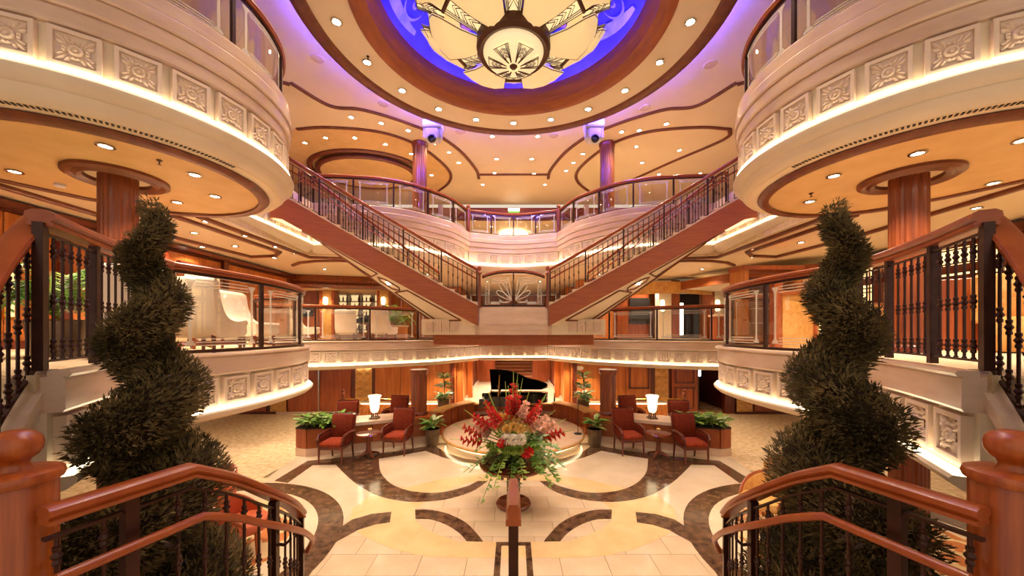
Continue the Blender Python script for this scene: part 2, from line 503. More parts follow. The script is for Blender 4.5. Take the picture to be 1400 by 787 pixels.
# ---------------------------------------------------------------- carved panel shared by every fascia
def carved(w, h, detail=True):
    m = MB(); t = 0.03
    b = 0.1*w
    for x, z, sx, sz in ((0, h/2-b/2, w, b), (0, -h/2+b/2, w, b), (-w/2+b/2, 0, b, h-2*b), (w/2-b/2, 0, b, h-2*b)):
        m.box((x, 0, z), (sx, t*2, sz))
    m.box((0, 0.012, 0), (w-2*b, t, h-2*b))
    if detail:
        iw, ih = (w-2*b)/2, (h-2*b)/2
        # rosette
        m.lathe([(0.16*w, 0), (0.15*w, 0.018), (0.11*w, 0.026), (0.085*w, 0.012), (0.05*w, 0.012), (0.03*w, 0.03)], 10)
        vs = m.v
        n0 = len(vs)-60
        for i in range(n0, len(vs)):
            x, y, z = vs[i]; vs[i] = (x, -0.003-z, y)
        # acanthus leaves on the diagonals, hearts on the axes
        for q in range(8):
            a = q*PI/4
            L = (0.98 if q % 2 else 0.86)*(min(iw, ih)*1.32 if q % 2 else min(iw, ih))
            r0 = 0.15*w
            wd = (0.115 if q % 2 else 0.14)*w
            for k in ((-1, 0, 1) if q % 2 else (-1, 1)):
                aa = a+k*(0.27 if q % 2 else 0.2)
                l2 = L*(1 if k == 0 else 0.8)
                ca, sa = math.cos(aa), math.sin(aa)
                P = lambda r, o, y: (r*ca-o*sa, y, r*sa+o*ca)
                ww = wd*(0.45 if q % 2 else 0.5)
                lim = lambda p: (max(-iw*.97, min(iw*.97, p[0])), p[1], max(-ih*.97, min(ih*.97, p[2])))
                v4 = [P(r0, 0, -.004), P(r0+.4*(l2-r0), ww, -.004), P(r0+.78*(l2-r0), ww*1.1, -.006), P(l2, 0, -.02), P(r0+.78*(l2-r0), -ww*1.1, -.006), P(r0+.4*(l2-r0), -ww, -.004), P(r0+.5*(l2-r0), 0, -.03)]
                m.add([lim(p) for p in v4], [(0, 1, 6), (1, 2, 6), (2, 3, 6), (3, 4, 6), (4, 5, 6), (5, 0, 6)])
    return m
PANEL = carved(0.35, 0.36).mesh('carved_panel', 'relief')
PANEL6 = carved(0.35, 0.33).mesh('carved_panel', 'relief')

def fascia(root, path, sg, ztop, bands, zp0, zp1, lip, pitch=0.43, me=None, p0=0.2, vent=False, skip=None, under=True):
    """stone bands, recessed panel zone, light strip and lip along a deck edge"""
    for k, (za, zb, out) in enumerate(bands):
        MB().sweep(path, [(out-.10, za), (out, za), (out+.012, za-.02), (out+.012, zb+.02), (out, zb), (out-.10, zb)], sg).build('stone_band', 'marble', root, smooth=25)
    MB().sweep(path, [(-.12, zp1+.03), (-.05, zp1+.03), (-.05, zp0-.06), (-.12, zp0-.06)], sg).build('panel_backing', 'plaster', root, smooth=25)
    L = hlen(path)[-1]
    s = p0
    while s < L-0.15:
        p, h = walk(path, s)
        nx, ny = -math.sin(h)*sg, math.cos(h)*sg
        inst(me, 'carved_panel', (p[0]-nx*.02, p[1]-ny*.02, (zp0+zp1)/2), math.atan2(ny, nx)+PI/2, root)
        s += pitch
    # light strip lies on the lip just below the panels
    MB().sweep(path, [(.0, zp0-.045), (.05, zp0-.045), (.05, zp0-.032), (.0, zp0-.032)], sg).build('light_strip', 'strip', root)
    MB().sweep(path, [(-.12, zp0-.05)]+lip, sg).build('lip', 'plaster', root, smooth=40)

B7 = [(6.65, 6.47, .02), (6.47, 6.31, .05), (6.31, 6.14, .03), (6.14, 5.97, .0)]
LIP7 = [(.07, 5.49), (.09, 5.465), (.085, 5.43), (.02, 5.36), (-.08, 5.29), (-.12, 5.26)]
LIP6 = [(.07, 2.11), (.09, 2.09), (.08, 2.06), (.03, 2.02), (-.1, 1.98), (-.12, 1.98)]
B6 = [(2.80, 2.76, .05), (2.76, 2.53, .02)]

def slab(name, poly, z0, z1, root, mtop, mbot):
    MB().prism(poly, z0+.02, z1).build('deck_floor', mtop, root)
    MB().prism(poly, z0, z0+.02).build('deck_soffit', mbot, root)

for s in (-1, 1):
    # -------- middle deck
    root = thing('balcony', 'middle-deck balcony with carved cream panels beside the '+BY[s], 'balcony', (4*s, 5, Z6), kind='structure')
    pA, pB = mir(E6A, s), mir(E6B, s)
    fascia(root, pA, s, 2.8, B6, 2.16, 2.50, LIP6, me=PANEL6, p0=0.24)
    fascia(root, pB, s, 2.8, B6, 2.16, 2.50, LIP6, me=PANEL6, p0=0.26)
    inner = offset(pA, -.1, s)+offset(pB, -.1, s)[1:]
    back = mir([(6.9, 9.75, 0)], s)
    pC = mir(E6C, s)
    poly = [(p[0], p[1]) for p in inner]+[(6.2*s, 8.2), (6.9*s, 9.0)]+[(p[0], p[1]) for p in offset(pC, -.1, s)]+[(1.28*s, 13.95), (1.28*s, 24), (12.5*s, 24), (12.5*s, 2.37)]
    slab('deck', poly, ZC5, Z6, root, 'carpet_deck', 'ceil')
    far = thing('balcony', 'curved middle-deck balcony front under the stair flight, side of the '+BY[s], 'balcony', (4*s, 10.8, Z6), kind='structure')
    fascia(far, pC, s, 2.8, B6, 2.16, 2.50, LIP6, me=PANEL6, p0=0.1)
    # -------- upper deck
    root = thing('balcony', 'round upper-deck balcony with stepped stone bands and carved panels above the '+BY[s], 'balcony', (C7[0]*s, C7[1], Z7), kind='structure')
    qA, qC = mir(E7A, s), mir(E7C, s)
    fascia(root, qA, s, 6.65, B7, 5.58, 5.94, LIP7, me=PANEL, p0=0.12)
    # cove under the round balcony, vent slot, wood ring and orange soffit
    cx = C7[0]*s
    ringp = mir(arc(C7[0], C7[1], 1.0, 302, 40, 64), s)
    def rsweep(prof, name, m, sm=40, a0=302, a1=40):
        pth = mir(arc(C7[0], C7[1], 1.0, a0, a1, 64), s)
        MB().sweep(pth, [(r-1.0, z) for r, z in prof], s).build(name, m, root, smooth=sm)
    rsweep([(1.80, 5.30), (1.90, 5.34), (1.86, 5.27), (1.80, 5.21), (1.68, 5.19), (1.50, 5.19), (1.50, 5.30)], 'cove_moulding', 'plaster')
    rsweep([(1.62, 5.20), (1.65, 5.175), (1.61, 5.13), (1.55, 5.115), (1.50, 5.13), (1.50, 5.20)], 'wood_ring', 'mould')
    vent = MB()
    for a in np.arange(190, 300, 1.35):
        r = 1.735; aa = math.radians(a)
        vent.box((cx+s*r*math.cos(aa), C7[1]+r*math.sin(aa), 5.198), (0.05, 0.022, 0.012), rz=math.atan2(math.sin(aa), s*math.cos(aa)))
    vent.build('vent_grille', 'blackmat', root, kind='stuff')
    inner = offset(qA, -.12, s)+offset(mir(E7B, s), -.12, s)[1:]+offset(qC, -.12, s)[1:]
    poly = [(p[0], p[1]) for p in inner]+[(1.57*s, 13.3), (1.57*s, 24), (12.5*s, 24), (12.5*s, 1.6), (7.2*s, 1.6)]
    slab('deck', poly, 5.2, Z7, root, 'carpet_deck', 'ceil')
    far = thing('balcony', 'upper-deck balcony front of stepped stone behind the stair flight beside the '+BY[s], 'balcony', (3*s, 10.5, Z7), kind='structure')
    fascia(far, mir(E7B, s), s, 6.65, B7, 5.58, 5.94, LIP7, me=PANEL, p0=0.25)
    fascia(far, qC, s, 6.65, B7, 5.58, 5.94, LIP7, me=PANEL, p0=0.25)
cen = thing('balcony', 'middle-deck balcony front with lit carved panels above the piano stage', 'balcony', (0, 13.8, Z6), kind='structure')
fascia(cen, E6D, 1, 2.8, B6, 2.16, 2.50, LIP6, me=PANEL6, p0=0.2, pitch=.44)
MB().prism([(-1.28, 13.92), (1.28, 13.92), (1.28, 24), (-1.28, 24)], ZC5, Z6).build('deck_floor', 'carpet_deck', cen)
cen7 = thing('balcony', 'concave upper-deck balcony front of stepped stone below the chandelier lounge', 'balcony', (0, 13.6, Z7), kind='structure')
fascia(cen7, E7D, 1, 6.65, B7, 5.58, 5.94, LIP7, me=PANEL, p0=0.22, pitch=.44)
MB().prism([(p[0], p[1]) for p in offset(E7D, -.12, 1)]+[(-1.57, 24), (1.57, 24)], 5.2, Z7).build('deck_floor', 'carpet_deck', cen7)

# ---------------------------------------------------------------- columns
def column(name, x, y, z0, z1, r, label, ring=False, cap=True):
    t = thing(name, label, 'column', (x, y, z0), group='fluted wooden columns')
    m = MB(); n = 48
    prof = []
    vs = []
    for k, z in enumerate((0.0, z1-z0)):
        for i in range(n):
            a = 2*PI*i/n
            rr = r*(1.0 if i % 2 else 0.955)
            vs.append((x+rr*math.cos(a), y+rr*math.sin(a), z0+z))
    m.add(vs, [(i, (i+1) % n, n+(i+1) % n, n+i) for i in range(n)])
    m.build('shaft', 'wood', t)
    MB().lathe([(r*1.12, 0), (r*1.12, .06), (r*1.06, .09), (r*1.0, .10)], 32, (x, y, z0)).build('base_ring', 'wood_dark', t, smooth=30)
    if cap:
        MB().lathe([(r*1.0, 0), (r*1.07, .03), (r*1.14, .08), (r*1.14, .14)], 32, (x, y, z1-.14)).build('capital', 'wood', t, smooth=30)
    return t
for s in (-1, 1):
    column('column', 5.4*s, 5.0, 0.012, ZC5, .2, 'fluted wooden column under the middle deck, beside the '+('orange armchairs' if s < 0 else 'tan tub chairs'), cap=False)
    column('column', 5.4*s, 5.0, Z6, 5.35, .2, 'thick fluted wooden column on the middle deck beside the '+BY[s], cap=False)
    column('column', 2.68*s, 10.38, .72, ZC5, .22, 'fluted wooden column at the planter beside the piano stage, '+('by the panelled wall' if s < 0 else 'by the framed wall panel'))
    column('column', 2.93*s, 11.45, Z7, ZC7, .22, 'violet-lit fluted column on the upper deck '+('in front of the orange dome ceiling' if s < 0 else 'in front of the plain cream ceiling'))
    # ring round the column head
    t = thing('ceiling_ring', 'moulded wooden ceiling ring round the column beside the '+BY[s], 'ceiling ring', (5.4*s, 5.0, 5.1))
    pth = arc(5.4*s, 5.0, .42, 0, 360, 48)[:-1]
    MB().sweep(pth, [(-.1, 5.19), (-.1, 5.13), (-.05, 5.10), (0, 5.12), (.04, 5.09), (.09, 5.12), (.10, 5.19)], 1, closed=True).build('ring', 'mould', t, smooth=30)
    MB().lathe([(.36, 5.166), (.2, 5.165)], 32, (5.4*s, 5.0, 0), cap=False).build('inset', 'ceil', t)

# ---------------------------------------------------------------- upper ceiling
ceil = thing('ceiling', 'cream upper ceiling with dark curved mouldings', None, kind='structure')
m = MB()
RH = 3.3
vs = []; fs = []
N = 96
for i in range(N):
    a = 2*PI*i/N
    c, s_ = math.cos(a), math.sin(a)
    vs.append((RH*c, CY+RH*s_, ZC7))
    # outer rectangle
    x0, x1, y0, y1 = -12.5, 12.5, -1.5, 16.6
    t = min((x1 if c > 0 else x0)/c if abs(c) > 1e-6 else 1e9, ((y1-CY) if s_ > 0 else (y0-CY))/s_ if abs(s_) > 1e-6 else 1e9)
    vs.append((t*c, CY+t*s_, ZC7))
for i in range(N):
    j = (i+1) % N
    fs.append((2*i, 2*i+1, 2*j+1, 2*j))
m.add(vs, fs).build('ceiling_panel', 'ceil', ceil)
# corners the fan leaves open
MB().box((0, 16.7, ZC7+.03), (25, .5, .04)).build('ceiling_panel', 'ceil', ceil)
for sx in (-1, 1):
    for yy in (-1.2, 16.2):
        MB().box((11.7*sx, yy, ZC7+.03), (3, 2.4, .04)).build('ceiling_panel', 'ceil', ceil)
# hung ring with downlights
ring = thing('ceiling_ring', 'broad cream ceiling ring edged with dark wood round the blue dome', 'ceiling ring', (0, CY, 8.5))
def circ(r, n=120): return arc(0, CY, r, 0, 360, n)[:-1]
MB().sweep(circ(3.12), [(-.36, 8.53), (.42, 8.53), (.42, 8.56), (-.36, 8.56)], 1, closed=True).build('ring_panel', 'ceil', ring, smooth=30)
MB().sweep(circ(3.55), [(.10, 8.52), (.06, 8.485), (-.04, 8.475), (-.10, 8.49), (-.17, 8.52), (-.17, 8.82), (-.13, 8.82), (-.10, 8.60), (.10, 8.62)], 1, closed=True).build('outer_moulding', 'mould', ring, smooth=30)
MB().sweep(circ(2.54), [(-.22, 8.50), (-.14, 8.48), (-.08, 8.49), (-.02, 8.53), (.06, 8.58), (.10, 8.66), (.14, 8.70), (.20, 8.82), (.20, 8.92), (.14, 8.92), (-.22, 8.60)], 1, closed=True).build('inner_moulding', 'wood_flat', ring, smooth=30)
MB().sweep(circ(3.62), [(-.075, 8.845), (-.02, 8.845), (-.02, 8.87), (-.075, 8.87)], 1, closed=True).build('blue_strip', 'strip_blue', ring)
for s in (-1, 1):  # added point lights that wash the upper columns violet, beside the blue strip
    d = bpy.data.lights.new('violet_fill', 'POINT'); d.energy = 16; d.color = (.22, .12, 1.0); d.shadow_soft_size = .08
    o = bpy.data.objects.new('violet_fill', d); COL.objects.link(o); o.parent = ring; o.location = (2.5*s, 3.05, .30)
# dome
dome = thing('dome', 'shallow blue painted dome with pale swirls behind the flower chandelier', 'dome', (0, CY, 8.9))
prof = [(2.62*math.cos(t), 8.84+1.25*math.sin(t)) for t in np.linspace(0, PI/2-.02, 14)]
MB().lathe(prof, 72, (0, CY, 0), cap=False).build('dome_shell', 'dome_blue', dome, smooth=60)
MB().sweep(circ(2.40), [(-.05, 8.87), (.0, 8.87), (.0, 8.90), (-.05, 8.90)], 1, closed=True).build('blue_strip', 'strip_blue', dome)
def on_dome(r, a, lift=0.02):
    t = math.acos(min(1, r/2.62))
    return ((r-lift)*math.cos(a), CY+(r-lift)*math.sin(a), 8.84+1.25*math.sin(t)-lift)
for q in range(8):
    a0 = q*2*PI/8+.25
    mm = MB(); vs = []; n = 26
    for i in range(n):
        u = i/(n-1)
        a = a0+u*1.25; r = 2.42-1.0*u*u
        w = .10*math.sin(PI*min(1, u*1.15+.05))+.02
        vs += [on_dome(r-w, a), on_dome(r+w*.6, a)]
    mm.add(vs, [(2*i, 2*i+1, 2*i+3, 2*i+2) for i in range(n-1)])
    # spiral head
    vs = []
    ce = (a0+.12, 2.12)
    for i in range(26):
        u = i/25; b = u*9; rr = .24*(1-u)+.02
        a = ce[0]+rr*math.cos(b)/2.1; r = ce[1]+rr*math.sin(b)
        vs += [on_dome(r-.022, a, .025), on_dome(r+.022, a, .025)]
    mm.add(vs, [(2*i, 2*i+1, 2*i+3, 2*i+2) for i in range(25)])
    mm.build('painted_swirl', 'dome_swirl', dome)
    if q % 2 == 0:
        vs = [on_dome(1.6, a0+.5, .015)]+[on_dome(1.6+.55*math.cos(b)*.7, a0+.5+.33*math.sin(b), .015) for b in np.linspace(0, 2*PI, 16)]
        MB().add(vs, [(0, i, i+1) for i in range(1, 16)]).build('painted_cloud', 'dome_orange', dome)

# flower chandelier
ch = thing('flower_chandelier', 'huge cream glass flower chandelier with dark chevron bars under the blue dome', 'chandelier', (0, CY, 7.8))
def petal(a, r0, r1, w0, w1, z0, z1, m='petal', name='petal', sag=.08):
    """faceted fan petal from the hub outwards"""
    mm = MB(); vs = []
    rows = [(0, w0, 0), (.35, w0+(w1-w0)*.5, -.6), (.7, w1, -.8), (.88, w1*.86, -.3), (1, w1*.42, .25)]
    for u, w, d in rows:
        r = r0+(r1-r0)*u; z = z0+(z1-z0)*u+d*sag
        for k in (-1, -.5, 0, .5, 1):
            o = w*k
            dz = -sag*.9*(1-k*k)
            x = r*math.cos(a)-o*math.sin(a); y = r*math.sin(a)+o*math.cos(a)
            vs.append((x, CY+y, z+dz))
    fs = [(i*5+k, i*5+k+1, i*5+k+6, i*5+k+5) for i in range(4) for k in range(4)]
    n = len(vs)
    vs2 = vs+[(p[0], p[1], p[2]+.03) for p in vs]
    fs2 = fs+[tuple(i+n for i in reversed(f)) for f in fs]
    per = [0, 1, 2, 3, 4, 9, 14, 19, 24, 23, 22, 21, 20, 15, 10, 5]
    fs2 += [(per[i], per[(i+1) % 16], per[(i+1) % 16]+n, per[i]+n) for i in range(16)]
    o = mm.add(vs2, fs2).build(name, m, ch, smooth=30)
    MB().tube([vs[i] for i in per]+[vs[per[0]]], .009, 4).build('petal_edge', 'bronze', o)
    return o
def chev(a, r0, r1, w0, w1, z0, z1, q=1.0):
    pn = MB()
    P = lambda u, k, dz=0: ((r0+(r1-r0)*u)*math.cos(a)-(w0+(w1-w0)*u)*k*math.sin(a), CY+(r0+(r1-r0)*u)*math.sin(a)+(w0+(w1-w0)*u)*k*math.cos(a), z0+(z1-z0)*u+dz)
    pn.add([P(0, -1), P(0, 1), P(1, 1), P(1, -1)], [(0, 1, 2, 3)])
    o = pn.build('chevron_panel', 'petal_panel', ch)
    br = MB()
    for k in (-1, -.8, -.62, .62, .8, 1):
        br.tube([P(0, k, -.012), P(1, k, -.012)], .008*q, 4)
    br.tube([P(1, -1, -.012), P(1, 1, -.012)], .008*q, 4)
    for u in (.35, .55, .75):
        br.tube([P(u-.1, -.6, -.012), P(u+.06, 0, -.012), P(u-.1, .6, -.012)], .008*q, 4)
        br.tube([P(u-.02, -.6, -.012), P(u+.14, 0, -.012), P(u-.02, .6, -.012)], .006*q, 4)
    br.build('chevron_bars', 'bronze', o)
for q in range(6):
    a = PI/2+q*PI/3
    petal(a, .85, 1.85, .30, .58, 8.50, 8.80, sag=.13)           # outer tier over the chevrons
    petal(a+PI/6, .95, 1.62, .25, .44, 8.62, 8.95, sag=.10)
    petal(a+PI/6, .60, 1.45, .19, .46, 8.10, 8.38, sag=.13)      # lower tier
    chev(a, .50, 1.22, .09, .22, 8.10, 8.34)
    MB().tube([((1.22*math.cos(a)-k*.22*math.sin(a)), CY+1.22*math.sin(a)+k*.22*math.cos(a), 8.33) for k in (-1, 1)], .035, 6).build('panel_cap', 'bronze', ch)
    chev(a+PI/12*1.3, 1.2, 1.66, .06, .15, 8.46, 8.62)
    chev(a-PI/12*1.3, 1.2, 1.66, .06, .15, 8.46, 8.62)
MB().lathe([(.66, 8.2), (.65, 8.0), (.60, 7.94), (.53, 7.97), (.5, 8.2)], 40, (0, CY, 0), cap=False).build('collar', 'bronze', ch, smooth=30)
bowl = MB().lathe([(.535, 8.03), (.53, 7.96), (.49, 7.88), (.38, 7.80), (.2, 7.75), (.02, 7.735)], 40, (0, CY, 0), cap=False).build('bowl', 'bowl_glass', ch, smooth=60)
for q in range(6):
    a = PI/2+PI/6+q*PI/3
    chev(a, .12, .43, .03, .14, 7.733, 7.815, .8)
MB().lathe([(.0, 7.70), (.05, 7.705), (.07, 7.73), (.05, 7.76)], 16, (0, CY, 0)).build('knob', 'bronze', ch, smooth=40)
# ---------------------------------------------------------------- ceiling mouldings and soffits
def scale_plan(pts, k): return [(p[0]*k, p[1]*k) for p in pts]
K7 = (ZC7-EYE)/5.6
M1 = [(5.0, 8.2), (4.53, 9.03), (3.82, 9.18), (3.1, 9.59), (2.45, 10.1), (2.06, 10.5), (1.6, 11.4), (1.28, 12.6), (1.26, 13.3)]
M2 = [(5.96, 10.07), (5.06, 9.98), (3.77, 10.2), (2.92, 10.85), (2.43, 11.86), (2.22, 12.84), (2.44, 13.7), (3.06, 14.6)]
MP = [(-.055, -.001), (-.055, -.03), (-.03, -.045), (.03, -.045), (.055, -.03), (.055, -.001)]
for s in (-1, 1):
    MB().sweep([(p[0]*s, p[1], ZC7) for p in spline(scale_plan(M1, K7))], MP, 1).build('curved_moulding', 'mould', ceil, smooth=30)
    MB().sweep([(p[0]*s, p[1], ZC7) for p in spline(scale_plan(M2, K7))], MP, 1).build('curved_moulding', 'mould', ceil, smooth=30)
    MB().sweep([(12*s, 5.2, ZC7), (5.05*s*K7, 8.25*K7, ZC7)], MP, 1).build('curved_moulding', 'mould', ceil)
MB().sweep([(-1.3, 13.66, ZC7), (1.3, 13.66, ZC7)], MP, 1).build('curved_moulding', 'mould', ceil)
MB().sweep([(p[0], p[1], ZC7) for p in spline(scale_plan([(5.96, 10.07), (6.1, 10.6), (5.2, 12.0), (4.0, 13.9), (3.06, 14.6)], K7))], MP, 1).build('curved_moulding', 'mould', ceil, smooth=30)
# orange dome ceiling, only over the side where the upper lounge is
pl = [(-p[0], p[1]) for p in spline(scale_plan(M2, K7), .3)]+[(-6.5, 15.2), (-9, 14.5), (-9, 10.4)]
MB().prism(pl, ZC7-.012, ZC7-.004).build('orange_field', 'ceil_orange', ceil)
dm = thing('ceiling_dome', 'shallow oval orange ceiling recess with two dark wood rims on the upper deck', 'ceiling dome', (-5.3, 13.3, ZC7))
for r, z in ((1.0, ZC7-.02), (.86, ZC7-.12)):
    pth = [(-5.3+1.95*r*math.cos(a), 13.3+1.5*r*math.sin(a), z) for a in np.linspace(0, 2*PI, 60, endpoint=False)]
    MB().sweep(pth, [(-.09, .03), (-.09, -.04), (-.03, -.08), (.06, -.06), (.09, -.02), (.09, .03)], 1, closed=True).build('rim', 'mould', dm, smooth=30)
MB().prism([(-5.3+1.62*math.cos(a), 13.3+1.24*math.sin(a)) for a in np.linspace(0, 2*PI, 48, endpoint=False)], ZC7-.17, ZC7-.15).build('recess', 'ceil_orange', dm)

SOF = {}
for s in (-1, 1):
    t = thing('ceiling_soffit', 'orange soffit and moulded cream ceiling over the '+BY[s], None, (5*s, 7, 5.15), kind='structure')
    SOF[s] = t
    # orange D inside the wood ring, cut by a slanting moulding
    disc = [(C7[0]+1.56*math.cos(math.radians(a)), C7[1]+1.56*math.sin(math.radians(a))) for a in np.linspace(82, 330, 60)]
    MB().prism(mir(disc+[(9.5, 2.6), (8.3, 3.2), (7.12, 5.07), (6.76, 5.74), (6.14, 6.44)], s), 5.17, 5.192).build('orange_panel', 'ceil_orange', t)
    MQ = [(-.05, 5.2), (-.05, 5.155), (-.03, 5.135), (.03, 5.135), (.05, 5.155), (.05, 5.2)]
    for pth in ([(5.4, 6.6), (6.14, 6.46), (6.76, 5.74), (7.12, 5.07), (8.3, 3.2)],
                [(5.78, 6.7), (5.78, 10.35), (4.9, 10.5), (4.0, 10.7)],
                [(7.35, 3.6), (7.6, 8.1), (7.4, 10.3), (6.6, 10.15), (6.2, 9.7), (6.2, 6.6)],
                [(7.0, 11.6), (6.5, 11.15), (5.9, 10.9), (5.2, 10.85), (4.4, 11.05), (3.6, 11.4)]):
        MB().sweep([(p[0]*s, p[1], 0) for p in pth], MQ, 1).build('moulding', 'mould', t, smooth=20)

# ---------------------------------------------------------------- walls
def panels(t, x0, y0, x1, y1, z0, z1, n, m, gap=.014, thick=.05, name='wall_panel'):
    L = math.hypot(x1-x0, y1-y0); a = math.atan2(y1-y0, x1-x0); w = L/n
    me = MB().bbox((0, 0, 0), (w-gap, thick, z1-z0-gap), .012).mesh(name, m)
    for i in range(n):
        u = (i+.5)/n
        inst(me, name, (x0+(x1-x0)*u, y0+(y1-y0)*u, (z0+z1)/2), a, t)
def pyramid(t, x, y, z0, z1, w, rz, n):
    """pilaster of gilt pyramid blocks"""
    h = (z1-z0)/n
    q = MB()
    q.add([(-w/4, 0, -h/2), (w/4, 0, -h/2), (w/4, 0, h/2), (-w/4, 0, h/2), (0, -.05, 0)], [(0, 1, 4), (1, 2, 4), (2, 3, 4), (3, 0, 4)])
    me = q.mesh('pyramid_block', 'gold_wood')
    for i in range(n):
        for k in (-1, 1):
            inst(me, 'pyramid_block', (x+k*w/4*math.cos(rz), y+k*w/4*math.sin(rz), z0+h*(i+.5)), rz, t)

# lobby back walls
for s in (-1, 1):
    t = thing('wall_back', 'panelled cherry wood lobby wall '+('with tall dark panels' if s < 0 else 'with framed panel and open doorway'), None, (5*s, 13.6, 0), kind='structure')
    if s < 0:
        MB().box((-6.8, 13.75, 1.0), (9.2, .2, 2.0)).build('wall_core', 'wood_dark', t)
        panels(t, -2.3, 13.62, -5.15, 13.62, .1, 1.98, 3, 'wood_panel')
        panels(t, -6.05, 13.62, -8.4, 13.62, .1, 1.98, 2, 'wood_panel_red')
        panels(t, -9.2, 13.62, -11.4, 13.62, .1, 1.98, 2, 'wood_panel_red')
        pyramid(t, -5.58, 13.62, .1, 1.72, .62, 0, 6)
        pyramid(t, -8.75, 13.6, .1, 1.95, .6, 0, 7)
        MB().box((-5.58, 13.57, 1.83), (.62, .12, .22)).build('light_box', 'lamp_soft', t)
        MB().box((-7.22, 13.57, 1.0), (.05, .05, 1.9)).build('chrome_strip', 'chrome', t)
    else:
        MB().box((4.55, 13.75, 1.0), (4.7, .2, 2.0)).build('wall_core', 'wood_dark', t)
        MB().box((9.6, 13.75, 1.0), (3.4, .2, 2.0)).build('wall_core', 'wood_dark', t)
        panels(t, 2.3, 13.62, 5.1, 13.62, .1, 1.98, 3, 'wood_panel')
        pyramid(t, 5.52, 13.62, .1, 1.95, .5, 0, 7)
        pyramid(t, 8.6, 13.6, .1, 1.95, .6, 0, 7)
        panels(t, 8.95, 13.62, 11.2, 13.62, .1, 1.98, 2, 'wood_panel_red')
        f = MB()
        for x, z, w, h in ((4.67, 1.9, .75, .05), (4.67, .98, .75, .05), (4.32, 1.44, .05, .9), (5.02, 1.44, .05, .9)):
            f.box((x, 13.575, z), (w, .05, h))
        f.build('picture_moulding', 'wood_dark', t)
    MB().box((5.5*s if s < 0 else 4.4, 13.58, .05), (6.6 if s < 0 else 4.2, .06, .1)).build('skirting', 'marble', t)
# door and dark doorway on the doorway side
d = thing('door_1', 'open cherry wood door with two raised panels beside the dark doorway', 'door', (6.35, 13.55, 0), kind='structure')
MB().bbox((6.35, 13.6, .99), (.95, .07, 1.94), .01).build('door_leaf', 'wood_panel_red', d)
for z, h in ((1.45, .55), (.62, .75)):
    f = MB()
    for x, zz, w, hh in ((6.35, z+h/2, .66, .04), (6.35, z-h/2, .66, .04), (6.02, z, .04, h), (6.68, z, .04, h)):
        f.box((x, 13.55, zz), (w, .05, hh))
    f.build('door_panel', 'wood_dark', d)
MB().box((6.76, 13.53, 1.0), (.02, .04, .14)).build('door_handle', 'brass', d)
w = thing('wall_recess', 'dark room beyond the open doorway', None, (7.5, 15, 0), kind='structure')
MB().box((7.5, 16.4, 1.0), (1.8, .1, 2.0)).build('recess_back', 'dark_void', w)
MB().box((6.75, 15.0, 1.0), (.1, 2.7, 2.0)).build('recess_side', 'wood_dark', w)
MB().box((8.3, 15.0, 1.0), (.1, 2.7, 2.0)).build('recess_side', 'wood_dark', w)
MB().box((7.5, 15.0, 0.0), (1.5, 2.8, .03)).build('recess_floor', 'carpet_red', w)
n = thing('notice_screen', 'small lit notice screen on a dark stand inside the doorway', 'screen', (7.15, 14.6, 0))
MB().box((7.15, 14.6, .65), (.4, .3, 1.3)).build('stand', 'blackmat', n)
MB().box((7.2, 14.4, 1.52), (.34, .04, .4)).build('display', 'screen', n)

pq = thing('wall_plaque', 'small white oval plaque on the wood wall behind the tall plant', 'plaque', (2.45, 13.55, 1.7))
m_ = MB().lathe([(.16, 0), (.15, .02), (.02, .022)], 24)
m_.v = [(2.45+a_, 13.58-c_, 1.72+b_*.5) for a_, b_, c_ in m_.v]
m_.build('plate', 'fl_white', pq, smooth=30)

# corridor beyond the stage
cor = thing('wall_corridor', 'wood lined corridor beyond the piano stage', None, (0, 18, 0), kind='structure')
for s in (-1, 1):
    panels(cor, 2.22*s, 13.7, 2.22*s, 19, .12, 2.0, 6, 'wood_panel')
    MB().box((2.3*s, 19.5, 1.0), (.1, 12, 2.0)).build('wall_core', 'wood_dark', cor)
    MB().box((2.16*s, 19, .06), (.08, 11, .12)).build('skirting', 'marble', cor)
    for y in (14.2, 17.2):
        MB().box((2.05*s, y, 1.0), (.24, .3, 2.0)).build('pilaster', 'wood_panel', cor)
    # set back bays with doors
    MB().box((1.75*s, 22.6, 1.0), (1.2, .1, 2.0)).build('bay_wall', 'wood_panel_red', cor)
MB().box((0, 26, 1.2), (5, .1, 2.6)).build('end_wall', 'wood_panel', cor)
MB().prism([(-2.2, 13.7), (2.2, 13.7), (2.2, 26), (-2.2, 26)], 2.02, 2.05).build('corridor_ceiling', 'ceil', cor)
st = thing('corridor_stairs', 'short flight of lit wooden steps at the end of the corridor', 'stairs', (0, 22, 0))
for i in range(7):
    MB().box((0, 22.2+i*.28, .09+i*.18), (2.3, .3, .17)).build('step', 'wood_flat', st)
    MB().box((0, 22.05+i*.28, .19+i*.18), (2.3, .03, .025)).build('nosing', 'marble', st)
rug = MB().box((0, 17.2, .008), (2.9, 5.2, .012)).build('rug', 'floor_cream'); tag(rug, 'pale patterned runner on the corridor floor beyond the stage', 'rug')
for s in (-1, 1):
    b = thing('wall_lantern', 'small lit wall lantern in the corridor '+('beside the stair landing door' if s < 0 else 'over the framed board'), 'wall lamp', (1.9*s, 22.4, 1.55))
    MB().lathe([(.03, 0), (.07, .05), (.08, .2), (.04, .26)], 10, (1.9*s, 22.42, 1.5)).build('lantern_glass', 'lamp_soft', b, smooth=40)
    MB().box((1.9*s, 22.5, 1.62), (.05, .12, .05)).build('bracket', 'brass', b)

